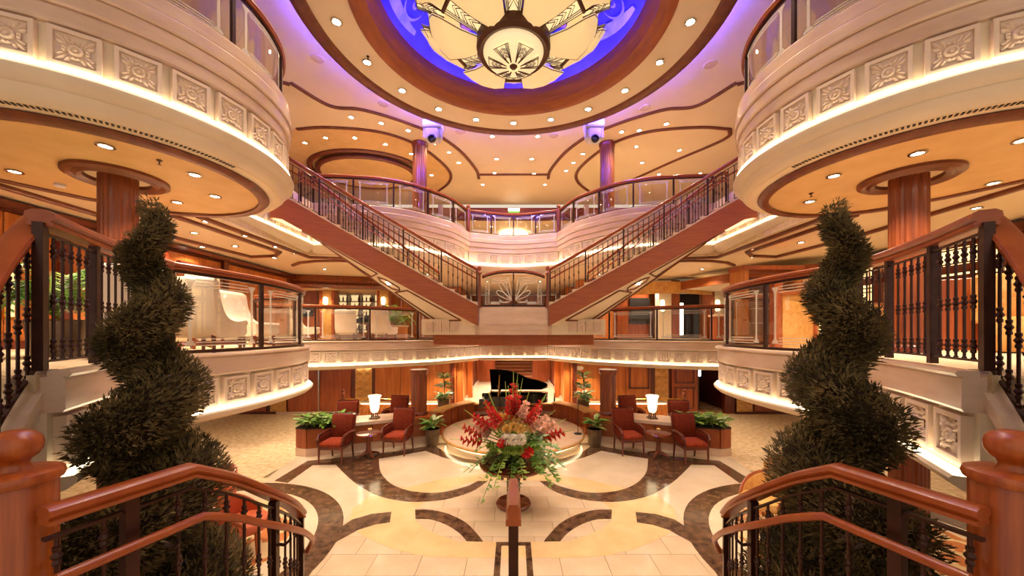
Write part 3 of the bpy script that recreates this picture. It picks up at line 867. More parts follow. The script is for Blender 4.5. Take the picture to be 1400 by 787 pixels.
# middle deck walls
t = thing('wall_left', 'tall cherry panelled wall behind the white leather chairs', None, (-8.2, 6, Z6), kind='structure')
MB().box((-8.32, 7.5, 3.97), (.2, 12, 2.4)).build('wall_core', 'wood_dark', t)
panels(t, -8.2, 2.2, -8.2, 13.2, Z6+.12, 5.0, 12, 'wood_panel')
for y in (4.0, 6.6, 8.5, 10.3):
    MB().box((-8.14, y, 3.97), (.12, .16, 2.4)).build('pilaster', 'wood_dark', t)
MB().box((-8.15, 7.5, 5.11), (.2, 12, .1)).build('cornice', 'wood_dark', t)
MB().box((-8.13, 7.5, Z6+.07), (.1, 12, .14)).build('skirting', 'wood_dark', t)
for k, (y0, y1) in enumerate(((8.9, 10.1),)):
    w = thing('window_1', 'lit etched glass panel in a wooden frame on the wall behind the white chairs', 'window', (-8.1, (y0+y1)/2, 4.2), kind='structure')
    MB().box((-8.11, (y0+y1)/2, 4.45), (.05, y1-y0, .55)).build('pane', 'amber_glass', w)
    f = MB()
    for zz in (4.15, 4.75): f.box((-8.09, (y0+y1)/2, zz), (.1, y1-y0+.14, .08))
    for yy in (y0, y1): f.box((-8.09, yy, 4.45), (.1, .08, .6))
    f.build('frame', 'wood_dark', w)
for y in (5.1, 5.9):
    w = thing('wall_sconce', 'slim gilt strip sconce on the panelled wall behind the white chairs', 'wall lamp', (-8.1, y, 3.6), group='gilt strip sconces')
    MB().box((-8.12, y, 3.75), (.05, .07, .9)).build('tube', 'amber_glass', w)
    MB().box((-8.15, y, 3.75), (.04, .12, 1.0)).build('back_plate', 'brass', w)

t = thing('wall_right', 'dark wood wall of amber-lit fretwork screens', None, (9.6, 7, Z6), kind='structure')
MB().box((9.8, 8.0, 3.97), (.2, 13, 2.4)).build('wall_core', 'wood_dark', t)
MB().box((9.62, 8.0, 5.06), (.2, 13, .16)).build('cornice', 'wood_dark', t)
k = 0
for y in np.arange(3.6, 12.2, 1.1):
    k += 1
    w = thing('window_%d' % (k+1), 'amber-lit fretwork screen with small top light set in the dark wood wall', 'window', (9.6, float(y), Z6), group='amber-lit fretwork screens', kind='structure')
    for z0, z1 in ((3.0, 4.35), (4.5, 4.9)):
        MB().box((9.67, y, (z0+z1)/2), (.03, .86, z1-z0)).build('pane', 'amber_window', w)
        f = MB()
        for u in (-.43, -.3, .3, .43): f.box((9.64, y+u, (z0+z1)/2), (.03, .03, z1-z0))
        for q in ((0, .12, .88, 1) if z1-z0 < 1 else (0, .08, .16, .35, .65, .84, .92, 1)):
            f.box((9.64, y, z0+(z1-z0)*q), (.03, .86, .03))
        f.build('fretwork', 'wood_dark', w)
    MB().box((9.62, y+.55, 3.97), (.14, .16, 2.35)).build('mullion', 'wood_dark', w)
    r = MB().lathe([(.17, 0), (.15, .03), (.10, .03), (.08, .01), (.03, .03)], 20)
    r.v = [(9.62-z, y+.55+x*.6, 4.7+yy*.8) for x, yy, z in r.v]
    r.build('rosette', 'gold_wood', w, smooth=30)

# far middle deck: bar with wine racks on one side, boutique front on the other
t = thing('wall_far', 'far middle-deck walls of warm wood', None, (0, 16.5, Z6), kind='structure')
panels(t, -9.5, 16.9, -2.6, 16.9, Z6, 5.15, 8, 'wood_panel')
panels(t, 2.6, 16.9, 11.5, 16.9, Z6, 5.15, 9, 'wood_panel')
panels(t, -2.4, 20.9, 2.4, 20.9, Z6, 5.15, 6, 'wood_panel')
for s in (-1, 1):
    MB().box((2.5*s, 18.9, 3.97), (.12, 4, 2.4)).build('return_wall', 'wood_panel', t)
MB().prism([(-1.6, 13.4), (1.6, 13.4), (1.6, 21), (-1.6, 21)], 5.17, 5.195).build('lounge_ceiling', 'ceil', t)
rack = thing('wine_rack', 'backlit wine rack of dark shelves and bottles behind the far white chairs', 'wine rack', (-6.9, 16.2, Z6))
MB().box((-6.9, 16.75, 4.0), (2.2, .06, 1.9)).build('back_panel', 'amber_glass', rack)
for i in range(6):
    MB().box((-6.9, 16.55, 3.15+i*.32), (2.2, .34, .035)).build('shelf', 'wood_dark', rack)
for i in range(5):
    MB().box((-8.0+i*.55, 16.55, 3.97), (.05, .36, 1.95)).build('divider', 'wood_dark', rack)
bot = MB().lathe([(.035, 0), (.035, .14), (.012, .19), (.012, .24)], 8).mesh('bottle', 'wood_dark', smooth=40)
bi = 0
for i in range(5):
    for j in range(12):
        if (i*7+j*5) % 6 == 0: continue
        b = inst(bot, 'wine_bottle', (-7.86+j*.175, 16.5, 3.168+i*.32)); tag(b, 'dark wine bottle standing in the backlit rack', 'bottle', 'bottles in the wine rack')
for x, lab in ((-7.5, 'beside the black notice frame'), (-5.2, 'beside the far palm')):
    c = thing('pilaster_column', 'square stone and wood pilaster with a lit sconce, '+lab, 'pilaster', (x, 14.9, Z6))
    MB().box((x, 14.9, 3.75), (.42, .4, 1.95)).build('shaft', 'gold_wood', c)
    for k in (-1, 1): MB().box((x+k*.24, 14.9, 3.75), (.1, .44, 1.95)).build('side_board', 'wood_panel_red', c)
    MB().lathe([(.3, 0), (.34, .1), (.42, .16), (.44, .26)], 4, (x, 14.9, 4.72)).build('capital', 'wood', c)
    g = thing('wall_sconce', 'lit white glass sconce on the pilaster '+lab, 'wall lamp', (x, 14.6, 4.35))
    MB().lathe([(.04, -.16), (.08, -.12), (.09, .1), (.05, .16)], 12, (x, 14.6, 4.3)).build('shade', 'lampshade', g, smooth=40)
    MB().box((x, 14.67, 4.1), (.1, .1, .06)).build('bracket', 'iron', g)
n = thing('notice_board', 'small black notice frame on the wood wall by the bar', 'picture', (-8.9, 14.9, 4.1))
panels(n, -9.3, 15.0, -8.0, 15.0, Z6, 5.15, 1, 'wood_panel_red', name='board')
MB().box((-8.45, 14.95, 3.95), (.55, .04, .5)).build('notice', 'black', n)
h = thing('bar_canopy', 'dark curved metal canopy hanging in front of the wine rack', 'canopy', (-6.4, 15.6, 3.7))
vs = []
for i in range(13):
    u = i/12
    vs += [(-7.2+1.5*u, 15.6, 3.55+.42*u**1.6), (-7.2+1.5*u, 16.1, 3.55+.42*u**1.6), (-7.2+1.5*u, 15.6, 3.48), (-7.2+1.5*u, 16.1, 3.48)]
MB().add(vs, [(4*i+a, 4*i+b, 4*i+4+b, 4*i+4+a) for i in range(12) for a, b in ((0, 1), (2, 3), (0, 2), (1, 3))]).build('shell', 'blackmat', h, smooth=40)
so = thing('bar_cornice', 'curved moulded wooden cornice hanging over the far bar', 'cornice', (-6, 14, 4.8))
MB().sweep(spline([(-8.6, 13.6), (-7.6, 13.75), (-6.4, 14.1), (-5.2, 14.35), (-4.0, 14.3)]), [(0, 4.72), (.12, 4.74), (.16, 4.84), (.06, 4.9), (.14, 5.0), (.1, 5.2), (-.1, 5.2), (-.1, 4.72)], -1).build('moulding', 'wood', so, smooth=30)
MB().prism([(-8.6, 13.65), (-6.4, 14.15), (-4, 14.35), (-4, 16.8), (-8.6, 16.8)], 4.74, 4.76).build('soffit', 'ceil_orange', so)

# boutique side
bs = thing('boutique_front', 'warm wood boutique front with pale pilasters across the far deck', 'shop front', (6, 15.5, Z6))
MB().box((3.3, 14.9, 3.97), (1.5, .3, 2.35)).build('wood_wall', 'wood_panel', bs)
MB().box((4.1, 14.85, 3.97), (.12, .4, 2.35)).build('dark_post', 'wood_dark', bs)
MB().box((5.0, 15.6, 3.8), (1.5, .1, 2.0)).build('display_back', 'wood_panel_red', bs)
for x in (6.1, 8.35): MB().box((x, 14.9, 3.97), (.5, .4, 2.35)).build('pilaster', 'plaster', bs)
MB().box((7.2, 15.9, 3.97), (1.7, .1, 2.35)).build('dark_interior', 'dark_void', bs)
for x in (6.55, 7.95): MB().box((x, 14.9, 3.97), (.32, .3, 2.35)).build('jamb', 'wood_panel_red', bs)
MB().box((5.35, 15.5, 3.95), (.85, .06, 1.1)).build('display_glass', 'blackmat', bs)
MB().sweep(spline([(4.4, 15.0), (5.2, 14.3), (6.4, 14.1), (7.6, 14.5), (8.4, 15.2)]), [(0, 4.55), (.1, 4.55), (.14, 4.7), (.06, 4.8), (.1, 4.9), (.1, 5.0), (-.05, 5.0), (-.05, 4.55)], 1).build('canopy_band', 'gold_wood', bs, smooth=30)
sg = thing('lit_sign', 'tall white lit display panel inside the boutique', 'sign', (6.95, 15.3, 3.6))
MB().box((6.95, 15.4, 3.6), (.36, .08, 1.35)).build('panel', 'sign_white', sg)
MB().box((6.95, 15.46, 3.6), (.42, .06, 1.42)).build('casing', 'blackmat', sg)
for x, lab in ((5.95, 'beside the lit display panel'), (8.15, 'beside the lattice cabinet')):
    g = thing('wall_sconce', 'white glass sconce on the pale pilaster '+lab, 'wall lamp', (x, 14.6, 4.0))
    MB().lathe([(.05, -.22), (.08, -.18), (.08, .2), (.05, .24)], 12, (x, 14.6, 4.1)).build('shade', 'lampshade', g, smooth=40)
    MB().box((x, 14.68, 3.9), (.08, .08, .08)).build('bracket', 'brass', g)
cb = thing('lattice_cabinet', 'low cherry cabinet with crossed lattice doors behind the far glass balustrade', 'cabinet', (7.9, 12.9, Z6))
MB().box((7.9, 12.9, Z6+.42), (1.7, .45, .8)).build('body', 'wood_panel_red', cb)
MB().bbox((7.9, 12.9, Z6+.86), (1.8, .55, .07), .015).build('top', 'marble', cb)
for i in range(3):
    x = 7.33+i*.57
    dd = MB()
    for a in np.linspace(-.2, .2, 4):
        pts = [(x+a+.07*math.sin(z*PI), 12.65, Z6+.08+z*.35) for z in np.linspace(0, 2, 11)]
        dd.tube(pts, .012, 4)
        dd.tube([(2*x-p[0], p[1], p[2]) for p in pts], .012, 4)
    dd.build('lattice_door', 'wood', cb)
rc = thing('ceiling_canopy', 'long curved wooden ceiling canopy with downlights over the boutique side', 'canopy', (8, 11, 4.8))
cpth = spline([(6.3, 15.0), (6.7, 13.2), (7.4, 11.6), (8.4, 10.5), (9.6, 10.0)])
MB().sweep(cpth, [(0, 4.68), (.06, 4.68), (.08, 4.95), (0, 4.98), (-.06, 4.98), (-.06, 4.68)], 1).build('band', 'wood_flat', rc, smooth=40)
MB().prism([(p[0], p[1]) for p in offset(cpth, -.02, 1)]+[(9.6, 15)], 4.69, 4.72).build('underside', 'ceil', rc)

# upper deck far end and lounge walls
t = thing('wall_upper', 'far upper-deck walls of warm wood and cream', None, (0, 16.5, Z7), kind='structure')
MB().box((0, 16.75, 8.45), (25, .3, .5)).build('wood_beam', 'wood_flat', t)
MB().box((0, 16.4, 8.15), (8, .25, .12)).build('beam_moulding', 'wood_dark', t)
for s in (-1, 1):
    panels(t, 3.4*s, 16.6, 12.4*s, 16.6, Z7, 8.2, 8, 'wood_panel')
    MB().box((3.3*s, 20, 7.5), (.2, 7, 2.6)).build('lounge_wall', 'ceil', t)
    MB().box((12.4*s, 9, 7.5), (.2, 16, 2.7)).build('side_wall', 'wood_panel', t)
MB().box((0, 24, 7.5), (7, .2, 2.6)).build('lounge_back', 'ceil_orange', t)
MB().box((0, 23.8, 6.9), (6.8, .1, 1.2)).build('lounge_dado', 'wood_panel_red', t)
MB().prism([(-3.4, 16.6), (3.4, 16.6), (3.4, 24), (-3.4, 24)], 8.25, 8.3).build('lounge_ceiling', 'ceil', t)
MB().prism([(-3.4, 16.6), (3.4, 16.6), (3.4, 24), (-3.4, 24)], 6.1, 6.21).build('lounge_floor', 'carpet_deck', t)
c2 = thing('crystal_chandelier', 'lit round crystal chandelier in the lounge beyond the far upper balcony', 'chandelier', (0, 19, 7.9))
MB().lathe([(.75, 8.2), (.78, 8.1), (.62, 7.92), (.42, 7.75), (.12, 7.66)], 24, (0, 19, 0)).build('bowl', 'lampshade', c2, smooth=50)
MB().lathe([(.05, 8.2), (.05, 8.28)], 8, (0, 19, 0)).build('rod', 'brass', c2)
for i in range(12):
    a = i*PI/6
    MB().lathe([(.0, 7.50), (.035, 7.56), (.0, 7.66)], 6, (.5*math.cos(a), 19+.5*math.sin(a), 0)).build('crystal_drop', 'frost', c2)
# ================================================================ railings
def part_path(path, s0, s1, step=.12):
    n = max(2, int((s1-s0)/step)+1)
    return [walk(path, s0+(s1-s0)*i/n)[0] for i in range(n+1)]
def glass_rail(name, label, path, zb, zt, sg, spacing=1.1, m_rail='wood_rail', post=.045, start=0.0, etch=True, ends=(True, True)):
    path = [(p[0], p[1], 0) for p in path]
    mid = path[len(path)//2]
    t = thing(name, label, 'balustrade', (mid[0], mid[1], zb))
    L = hlen(path)[-1]
    MB().sweep([(p[0], p[1], zt-.08) for p in path], RAILP, sg).build('handrail', m_rail, t, smooth=40)
    MB().sweep([(p[0], p[1], zb) for p in path], sq(.04, .04), sg).build('base_channel', 'iron', t, smooth=30)
    MB().sweep([(p[0], p[1], zt-.115) for p in path], sq(.03, .035), sg).build('under_rail', 'iron', t, smooth=30)
    n = max(1, round(L/spacing))
    for i in range(n+1):
        if i == 0 and not ends[0] or i == n and not ends[1]: continue
        p, h = walk(path, L*i/n)
        MB().box((p[0], p[1], (zb+zt-.1)/2), (post, post, zt-zb-.1), rz=h).build('post', 'iron', t)
    for i in range(n):
        s0, s1 = L*i/n+.04, L*(i+1)/n-.04
        pp = part_path(path, s0, s1)
        z0, z1 = zb+.045, zt-.12
        g = MB().sweep(pp, [(-.005, z0), (.005, z0), (.005, z1), (-.005, z1)], sg).build('glass_pane', 'glass', t, smooth=30)
        if not etch: continue
        e = MB(); H = z1-z0; w = s1-s0
        a = min(.14, w*.14)
        ip = part_path(path, s0+a+.06, s1-a-.06)
        for z in (z0+.05*H, z0+.095*H, z0+.14*H, z1-.05*H, z1-.095*H, z1-.14*H):
            e.sweep(ip, [(.008, z-.007), (.010, z-.007), (.010, z+.007), (.008, z+.007)], sg)
        for q in (s0+a, s1-a):
            p, h = walk(path, q)
            nx, ny = -math.sin(h)*sg*.009, math.cos(h)*sg*.009
            for z, ww, hh in (((z0+z1)/2, .035, H*.78), (z1-.10*H, .075, .03), (z1-.07*H, .11, .03), (z0+.10*H, .075, .03), (z0+.07*H, .11, .03), (z1-.13*H, .05, .03)):
                e.box((p[0]+nx, p[1]+ny, z), (ww, .002, hh), rz=h)
        e.build('etched_border', 'frost', g)
    return t

def bal_mesh(H, r=.011, k=3):
    pr = [(r*1.5, 0), (r*1.5, .02), (r, .025)]
    def collar(z):
        return [(r, z-.05), (r*1.7, z-.045), (r*1.7, z-.03), (r*1.2, z-.02), (r*2.4, z), (r*1.2, z+.02), (r*1.7, z+.03), (r*1.7, z+.045), (r, z+.05)]
    for z in ((.10, .48*H, H-.10) if k == 3 else (.5*H,)):
        pr += collar(z)
    pr += [(r, H)]
    return MB().lathe(pr, 8).mesh('baluster', 'iron', smooth=35)
BAL = bal_mesh(.86, .009)
BALS = bal_mesh(.86, .010, 1)

def iron_rail(t, path, sg, H=.95, spacing=.125, posts=(), post=.05, me=None, rail=True, prof=RAILP, bars=True, skip=0.04):
    """wood handrail on iron posts and balusters; path is the foot line (x, y, z)"""
    me = me or BAL
    L = arclen(path)[-1]
    if rail:
        MB().sweep([(p[0], p[1], p[2]+H-.08) for p in path], prof, sg).build('handrail', 'wood_rail', t, smooth=40)
    if bars:
        MB().sweep([(p[0], p[1], p[2]+H-.15) for p in path], sq(.03, .015), sg).build('top_bar', 'iron', t, smooth=30)
        MB().sweep([(p[0], p[1], p[2]+.05) for p in path], sq(.03, .015), sg).build('bottom_bar', 'iron', t, smooth=30)
    pos = [q*L for q in posts]
    for q in pos:
        p, h = walk(path, q)
        MB().box((p[0], p[1], p[2]+(H-.08)/2), (post, post, H-.08), rz=h).build('post', 'iron', t)
    n = int(L/spacing)
    for i in range(n+1):
        q = skip+(L-2*skip)*i/n
        if any(abs(q-k) < spacing*.45 for k in pos): continue
        p, h = walk(path, q)
        inst(me, 'baluster', (p[0], p[1], p[2]+.055), h, t, scale=(1, 1, (H-.2)/.86))

ZT6 = 3.83
NEARP = [(l*1.3, u*1.3-.02) for l, u in RAILP]
for s in (-1, 1):
    # glass balustrade of the middle-deck side balcony
    glass_rail('glass_balustrade', 'etched glass balustrade with cherry handrail, middle deck, in front of the '+BY[s], offset(mir(E6B, s), -.08, s), Z6+.03, ZT6, s, 1.05)
    # wrought iron railing nearer the landing
    t = thing('iron_railing', 'wrought iron railing with collared balusters beside the topiary, below the '+BY[s], 'railing', (3.2*s, 3, Z6))
    pth = [(p[0], p[1], Z6+.03) for p in offset(mir(E6A, s), -.08, s)]
    iron_rail(t, pth, s, H=ZT6-Z6-.03, posts=(.0, .36, .72, 1.0), spacing=.105, prof=NEARP)
    # far balustrade under the flights
    glass_rail('glass_balustrade', 'etched glass balustrade along the far middle deck on the side of the '+BY[s], offset(mir(E6C, s), -.08, s), Z6+.03, ZT6, s, 1.35)
    # upper deck
    glass_rail('glass_balustrade', 'curved glass balustrade of the round upper balcony above the '+BY[s], offset(mir(E7A, s), -.08, s), 6.65, 7.5, s, 1.15)
    glass_rail('glass_balustrade', 'glass balustrade on the upper deck behind the stair flight beside the '+BY[s], offset(mir(E7C, s), -.08, s), 6.65, 7.5, s, 1.1)
    MB2 = None
glass_rail('glass_balustrade', 'concave glass balustrade of the far upper balcony between two wooden posts', offset(E7D, -.08, 1), 6.65, 7.5, 1, .9)
for s in (-1, 1):
    t = thing('rail_post', 'round wooden post at the corner of the far upper balcony beside the '+('orange dome ceiling' if s < 0 else 'plain cream ceiling'), 'post', (1.62*s, 13.12, 6.65))
    MB().lathe([(.07, 0), (.07, .82), (.05, .84), (.05, .86), (.08, .9), (.06, .96), (0.01, .99)], 16, (1.62*s, 13.12, 6.65)).build('shaft', 'wood', t, smooth=40)

# ================================================================ stair flights between landing and upper deck
ZL = 3.73
for s in (-1, 1):
    lab = ', side of the '+BY[s]
    near = spline([(.97, 9.97), (2.2, 9.70), (3.6, 9.25), (5.62, 8.45)], .1)
    farp = spline([(2.15, 10.65), (3.35, 10.3), (4.5, 9.95), (5.62, 9.6)], .1)
    LN, LF = hlen(near)[-1], hlen(farp)[-1]
    def edge(path, L, u): return walk(path, L*u)[0]
    U1 = .955                                   # reaches deck level a little before the slab
    zz = lambda u: ZL+(Z7-ZL)*min(1, u/U1)
    nP = lambda u: (edge(near, LN, u)[0]*s, edge(near, LN, u)[1], zz(u))
    fP = lambda u: (edge(farp, LF, u)[0]*s, edge(farp, LF, u)[1], zz(u))
    t = thing('stair_flight', 'curved upper stair flight with cherry stringer and cream soffit'+lab, 'stairs', (3*s, 9.6, ZL))
    NS = 15
    for i in range(NS):
        u0, u1 = i*U1/NS, (i+1)*U1/NS
        a, b, c, d = nP(u0), nP(u1), fP(u1), fP(u0)
        z1 = ZL+(Z7-ZL)*(i+1)/NS
        MB().prism([(a[0], a[1]), (b[0], b[1]), (c[0], c[1]), (d[0], d[1])], z1-.18, z1-.01).build('tread', 'carpet_deck', t)
    us = np.linspace(0, 1, 41)
    nn = [nP(float(u)) for u in us]; ff = [fP(float(u)) for u in us]
    TH = .56
    # stringers (near one faces the lobby)
    MB().sweep(nn, [(-.06, .04), (.0, .04), (.0, -TH+.05), (-.06, -TH+.05)], s).build('stringer', 'wood_flat', t, smooth=30)
    MB().sweep(nn, [(-.075, .04), (.03, .04), (.03, .065), (-.075, .065)], s).build('stringer_cap', 'marble', t, smooth=30)
    MB().sweep(ff, [(.0, .04), (.06, .04), (.06, -TH+.05), (.0, -TH+.05)], s).build('stringer', 'wood_flat', t, smooth=30)
    # soffit with moulding panels
    v = []
    for a, b in zip(nn, ff):
        v += [(a[0], a[1], a[2]-TH+.06), (b[0], b[1], b[2]-TH+.06)]
    MB().add(v, [(2*i, 2*i+1, 2*i+3, 2*i+2) for i in range(40)]).build('soffit', 'plaster', t, smooth=30)
    def sofp(u, k, dz=0):
        a, b = nP(u), fP(u)
        return (a[0]+(b[0]-a[0])*k, a[1]+(b[1]-a[1])*k, a[2]-TH+.055+dz)
    def strip(pts, w=.026): 
        m = MB(); m.tube([sofp(*p) for p in pts], w, 4); return m
    for k, (ua, ub) in enumerate(((.06, .36), (.52, .88))):
        ln = [(float(u), .16) for u in np.linspace(ua, ub, 9)]
        rn = [(float(u), .84) for u in np.linspace(ub, ua, 9)]
        strip(ln+rn+[ln[0]]).build('soffit_moulding', 'mould', t)
    strip([(.37, .5), (.395, .3), (.47, .3), (.50, .5), (.47, .7), (.395, .7), (.37, .5)]).build('soffit_moulding', 'mould', t)
    strip([(float(u), 1.0) for u in np.linspace(0, .98, 20)], .03).build('edge_moulding', 'mould', t)
    L = MB().lathe([(.05, 0), (.05, .012)], 14, sofp(.435, .5, -.012)).build('soffit_lamp', 'lamp', t)
    # railing on either side
    r = thing('stair_railing', 'iron railing on the lobby side of the upper flight'+lab, 'railing', (3*s, 9.3, ZL))
    np_ = [(p[0], p[1], p[2]+.06) for p in offset(nn, .03, s)]
    iron_rail(r, np_, s, H=1.0, spacing=.145, posts=(0.005, .2, .4, .6, .8, .99), me=BALS, post=.04)
    MB().sweep([(p[0], p[1], p[2]+.70) for p in offset(np_, .09, s)], [(-.02, 0), (.02, 0), (.028, .02), (.02, .04), (-.02, .04), (-.028, .02)], s).build('lower_handrail', 'wood_rail', r, smooth=40)
    r = thing('stair_railing', 'iron railing on the inner side of the upper flight'+lab, 'railing', (3*s, 10.2, ZL))
    fp_ = [(p[0], p[1], p[2]+.06) for p in offset(ff, -.03, s)]
    iron_rail(r, fp_, s, H=1.0, spacing=.17, posts=(0.005, .25, .5, .75, .99), me=BALS, post=.04)
    MB().sweep([(p[0], p[1], p[2]+.70) for p in offset(fp_, -.09, s)], [(-.02, 0), (.02, 0), (.028, .02), (.02, .04), (-.02, .04), (-.028, .02)], s).build('lower_handrail', 'wood_rail', r, smooth=40)

# landing block hung over the stage
t = thing('stair_landing', 'pale marble stair landing with cherry base band between the two flights', 'landing', (0, 10.5, 2.7))
front = spline([(-.93, 9.97), (0, 9.84), (.93, 9.97)], .2)
fp = [(p[0], p[1]) for p in front]
MB().prism(fp+[(1.05, 10.02), (1.05, 11.6), (-1.05, 11.6), (-1.05, 10.02)], 2.98, ZL).build('landing_block', 'marble', t)
for z in (3.12, 3.26):
    MB().sweep([(p[0], p[1], z) for p in front], [(-.02, 0), (.012, 0), (.012, .02), (-.02, .02)], -1).build('stone_band', 'marble', t)
for s in (-1, 1):
    MB().prism(mir([(1.0, 10.04), (2.62, 10.42), (2.62, 11.9), (1.0, 11.9)], s), 2.98, 3.42).build('side_block', 'plaster', t)
    MB().prism(mir([(1.0, 10.04), (1.9, 10.25), (1.9, 11.9), (1.0, 11.9)], s), 3.40, ZL-.02).build('side_block', 'plaster', t)
    for i in range(4):
        u = .40+i*.15
        x, y = 1.0+1.62*u, 10.04+.38*u
        inst(PANEL6, 'carved_panel', (x*s, y-.03, 3.2), math.atan2(.38, 1.62)*s, t, scale=(.64, .5, .94))
wb = [(-2.3, 10.5), (-1.0, 10.15)]+[(p[0], p[1]+.12) for p in fp]+[(1.0, 10.15), (2.3, 10.5), (2.3, 11.9), (-2.3, 11.9)]
MB().prism(wb, 2.69, 2.985).build('wood_band', 'wood_flat', t)
for i in range(6):
    MB().box((0, 11.75+i*.3, ZL-.16*(i+1)+.07), (2.0, .31, .16)).build('step', 'wood_flat', t)
MB().prism([(-1.1, 11.6), (1.1, 11.6), (1.1, 13.95), (-1.1, 13.95)], 2.62, 2.78).build('bridge', 'wood_flat', t)
sc = thing('etched_screen', 'etched shell glass screen with arched cherry rail on the stair landing', 'glass screen', (0, 9.9, ZL))
gp = [(p[0], p[1]+.05, 0) for p in spline([(-.85, 9.98), (0, 9.86), (.85, 9.98)], .1)]
def topz(x): return ZL+1.0-.14*(abs(x)/.87)**3
tp = [(p[0], p[1], topz(p[0])-.05) for p in gp]
MB().sweep(tp, [(-.05, 0), (.05, 0), (.055, .03), (.04, .06), (-.04, .06), (-.055, .03)], 1).build('arched_rail', 'wood_rail', sc, smooth=40)
MB().sweep([(p[0], p[1], p[2]-.03) for p in tp], sq(.03, .03), 1).build('frame', 'iron', sc)
MB().sweep([(p[0], p[1], ZL+.02) for p in gp], sq(.04, .04), 1).build('frame', 'iron', sc)
MB().box((0, 9.91, ZL+.47), (.035, .035, .94)).build('middle_post', 'iron', sc)
for s in (-1, 1):
    half = [p for p in gp if p[0]*s > .015]
    if s < 0: half = half[::-1]
    v = []
    for p in half: v += [(p[0], p[1], ZL+.06), (p[0], p[1], topz(p[0])-.07)]
    g = MB().add(v, [(2*i, 2*i+1, 2*i+3, 2*i+2) for i in range(len(half)-1)]).build('glass_pane', 'glass', sc)
    e = MB()
    Yg = lambda x: 9.86+.05+.12*(abs(x)/.85)**2-.012
    def pt(x, z): return (x*s, Yg(x), ZL+z)
    for ang, ln, wd in ((78, .62, .07), (55, .56, .085), (30, .46, .09)):
        a = math.radians(ang)
        pts = []
        for b in np.linspace(0, 2*PI, 17):
            r = ln*(.5-.5*math.cos(b)); o = wd*math.sin(b)*(.35+.65*r/ln)
            pts.append(pt(.06+r*math.cos(a)-o*math.sin(a)*.9, .2+r*math.sin(a)+o*math.cos(a)))
        e.tube(pts, .011, 4)
    for k in range(3): e.tube([pt(.05+.1*k, .19-.02*k), pt(.15+.1*k, .12), pt(.3+.03*k, .13+.02*k), pt(.36, .2)], .01, 4)
    for x in (.66, .76): e.tube([pt(x, .08), pt(x, .84)], .006, 4)
    for i in range(9):
        z = .12+i*.08
        e.tube([pt(.66, z), pt(.71, z+.04), pt(.76, z), pt(.71, z-.04), pt(.66, z)], .006, 4)
    for z in (.66, .72, .78): e.box(pt(.36, z), (.5, .004, .03))
    for z in (.1, .13): e.box(pt(.5, z), (.24, .004, .04))
    e.build('etched_shell', 'frost', g)
    nw = thing('newel_post', 'slim cherry newel with ball finial on the landing, side of the '+BY[s], 'newel post', (.93*s, 9.95, ZL))
    MB().box((.93*s, 9.97, ZL+.45), (.07, .07, .94)).build('shaft', 'wood', nw)
    MB().lathe([(.06, 0), (.075, .03), (.06, .06), (.035, .08), (.03, .1), (.05, .13), (.058, .17), (.05, .21), (.02, .235)], 14, (.93*s, 9.97, ZL+.9)).build('ball_finial', 'wood_rail', nw, smooth=50)

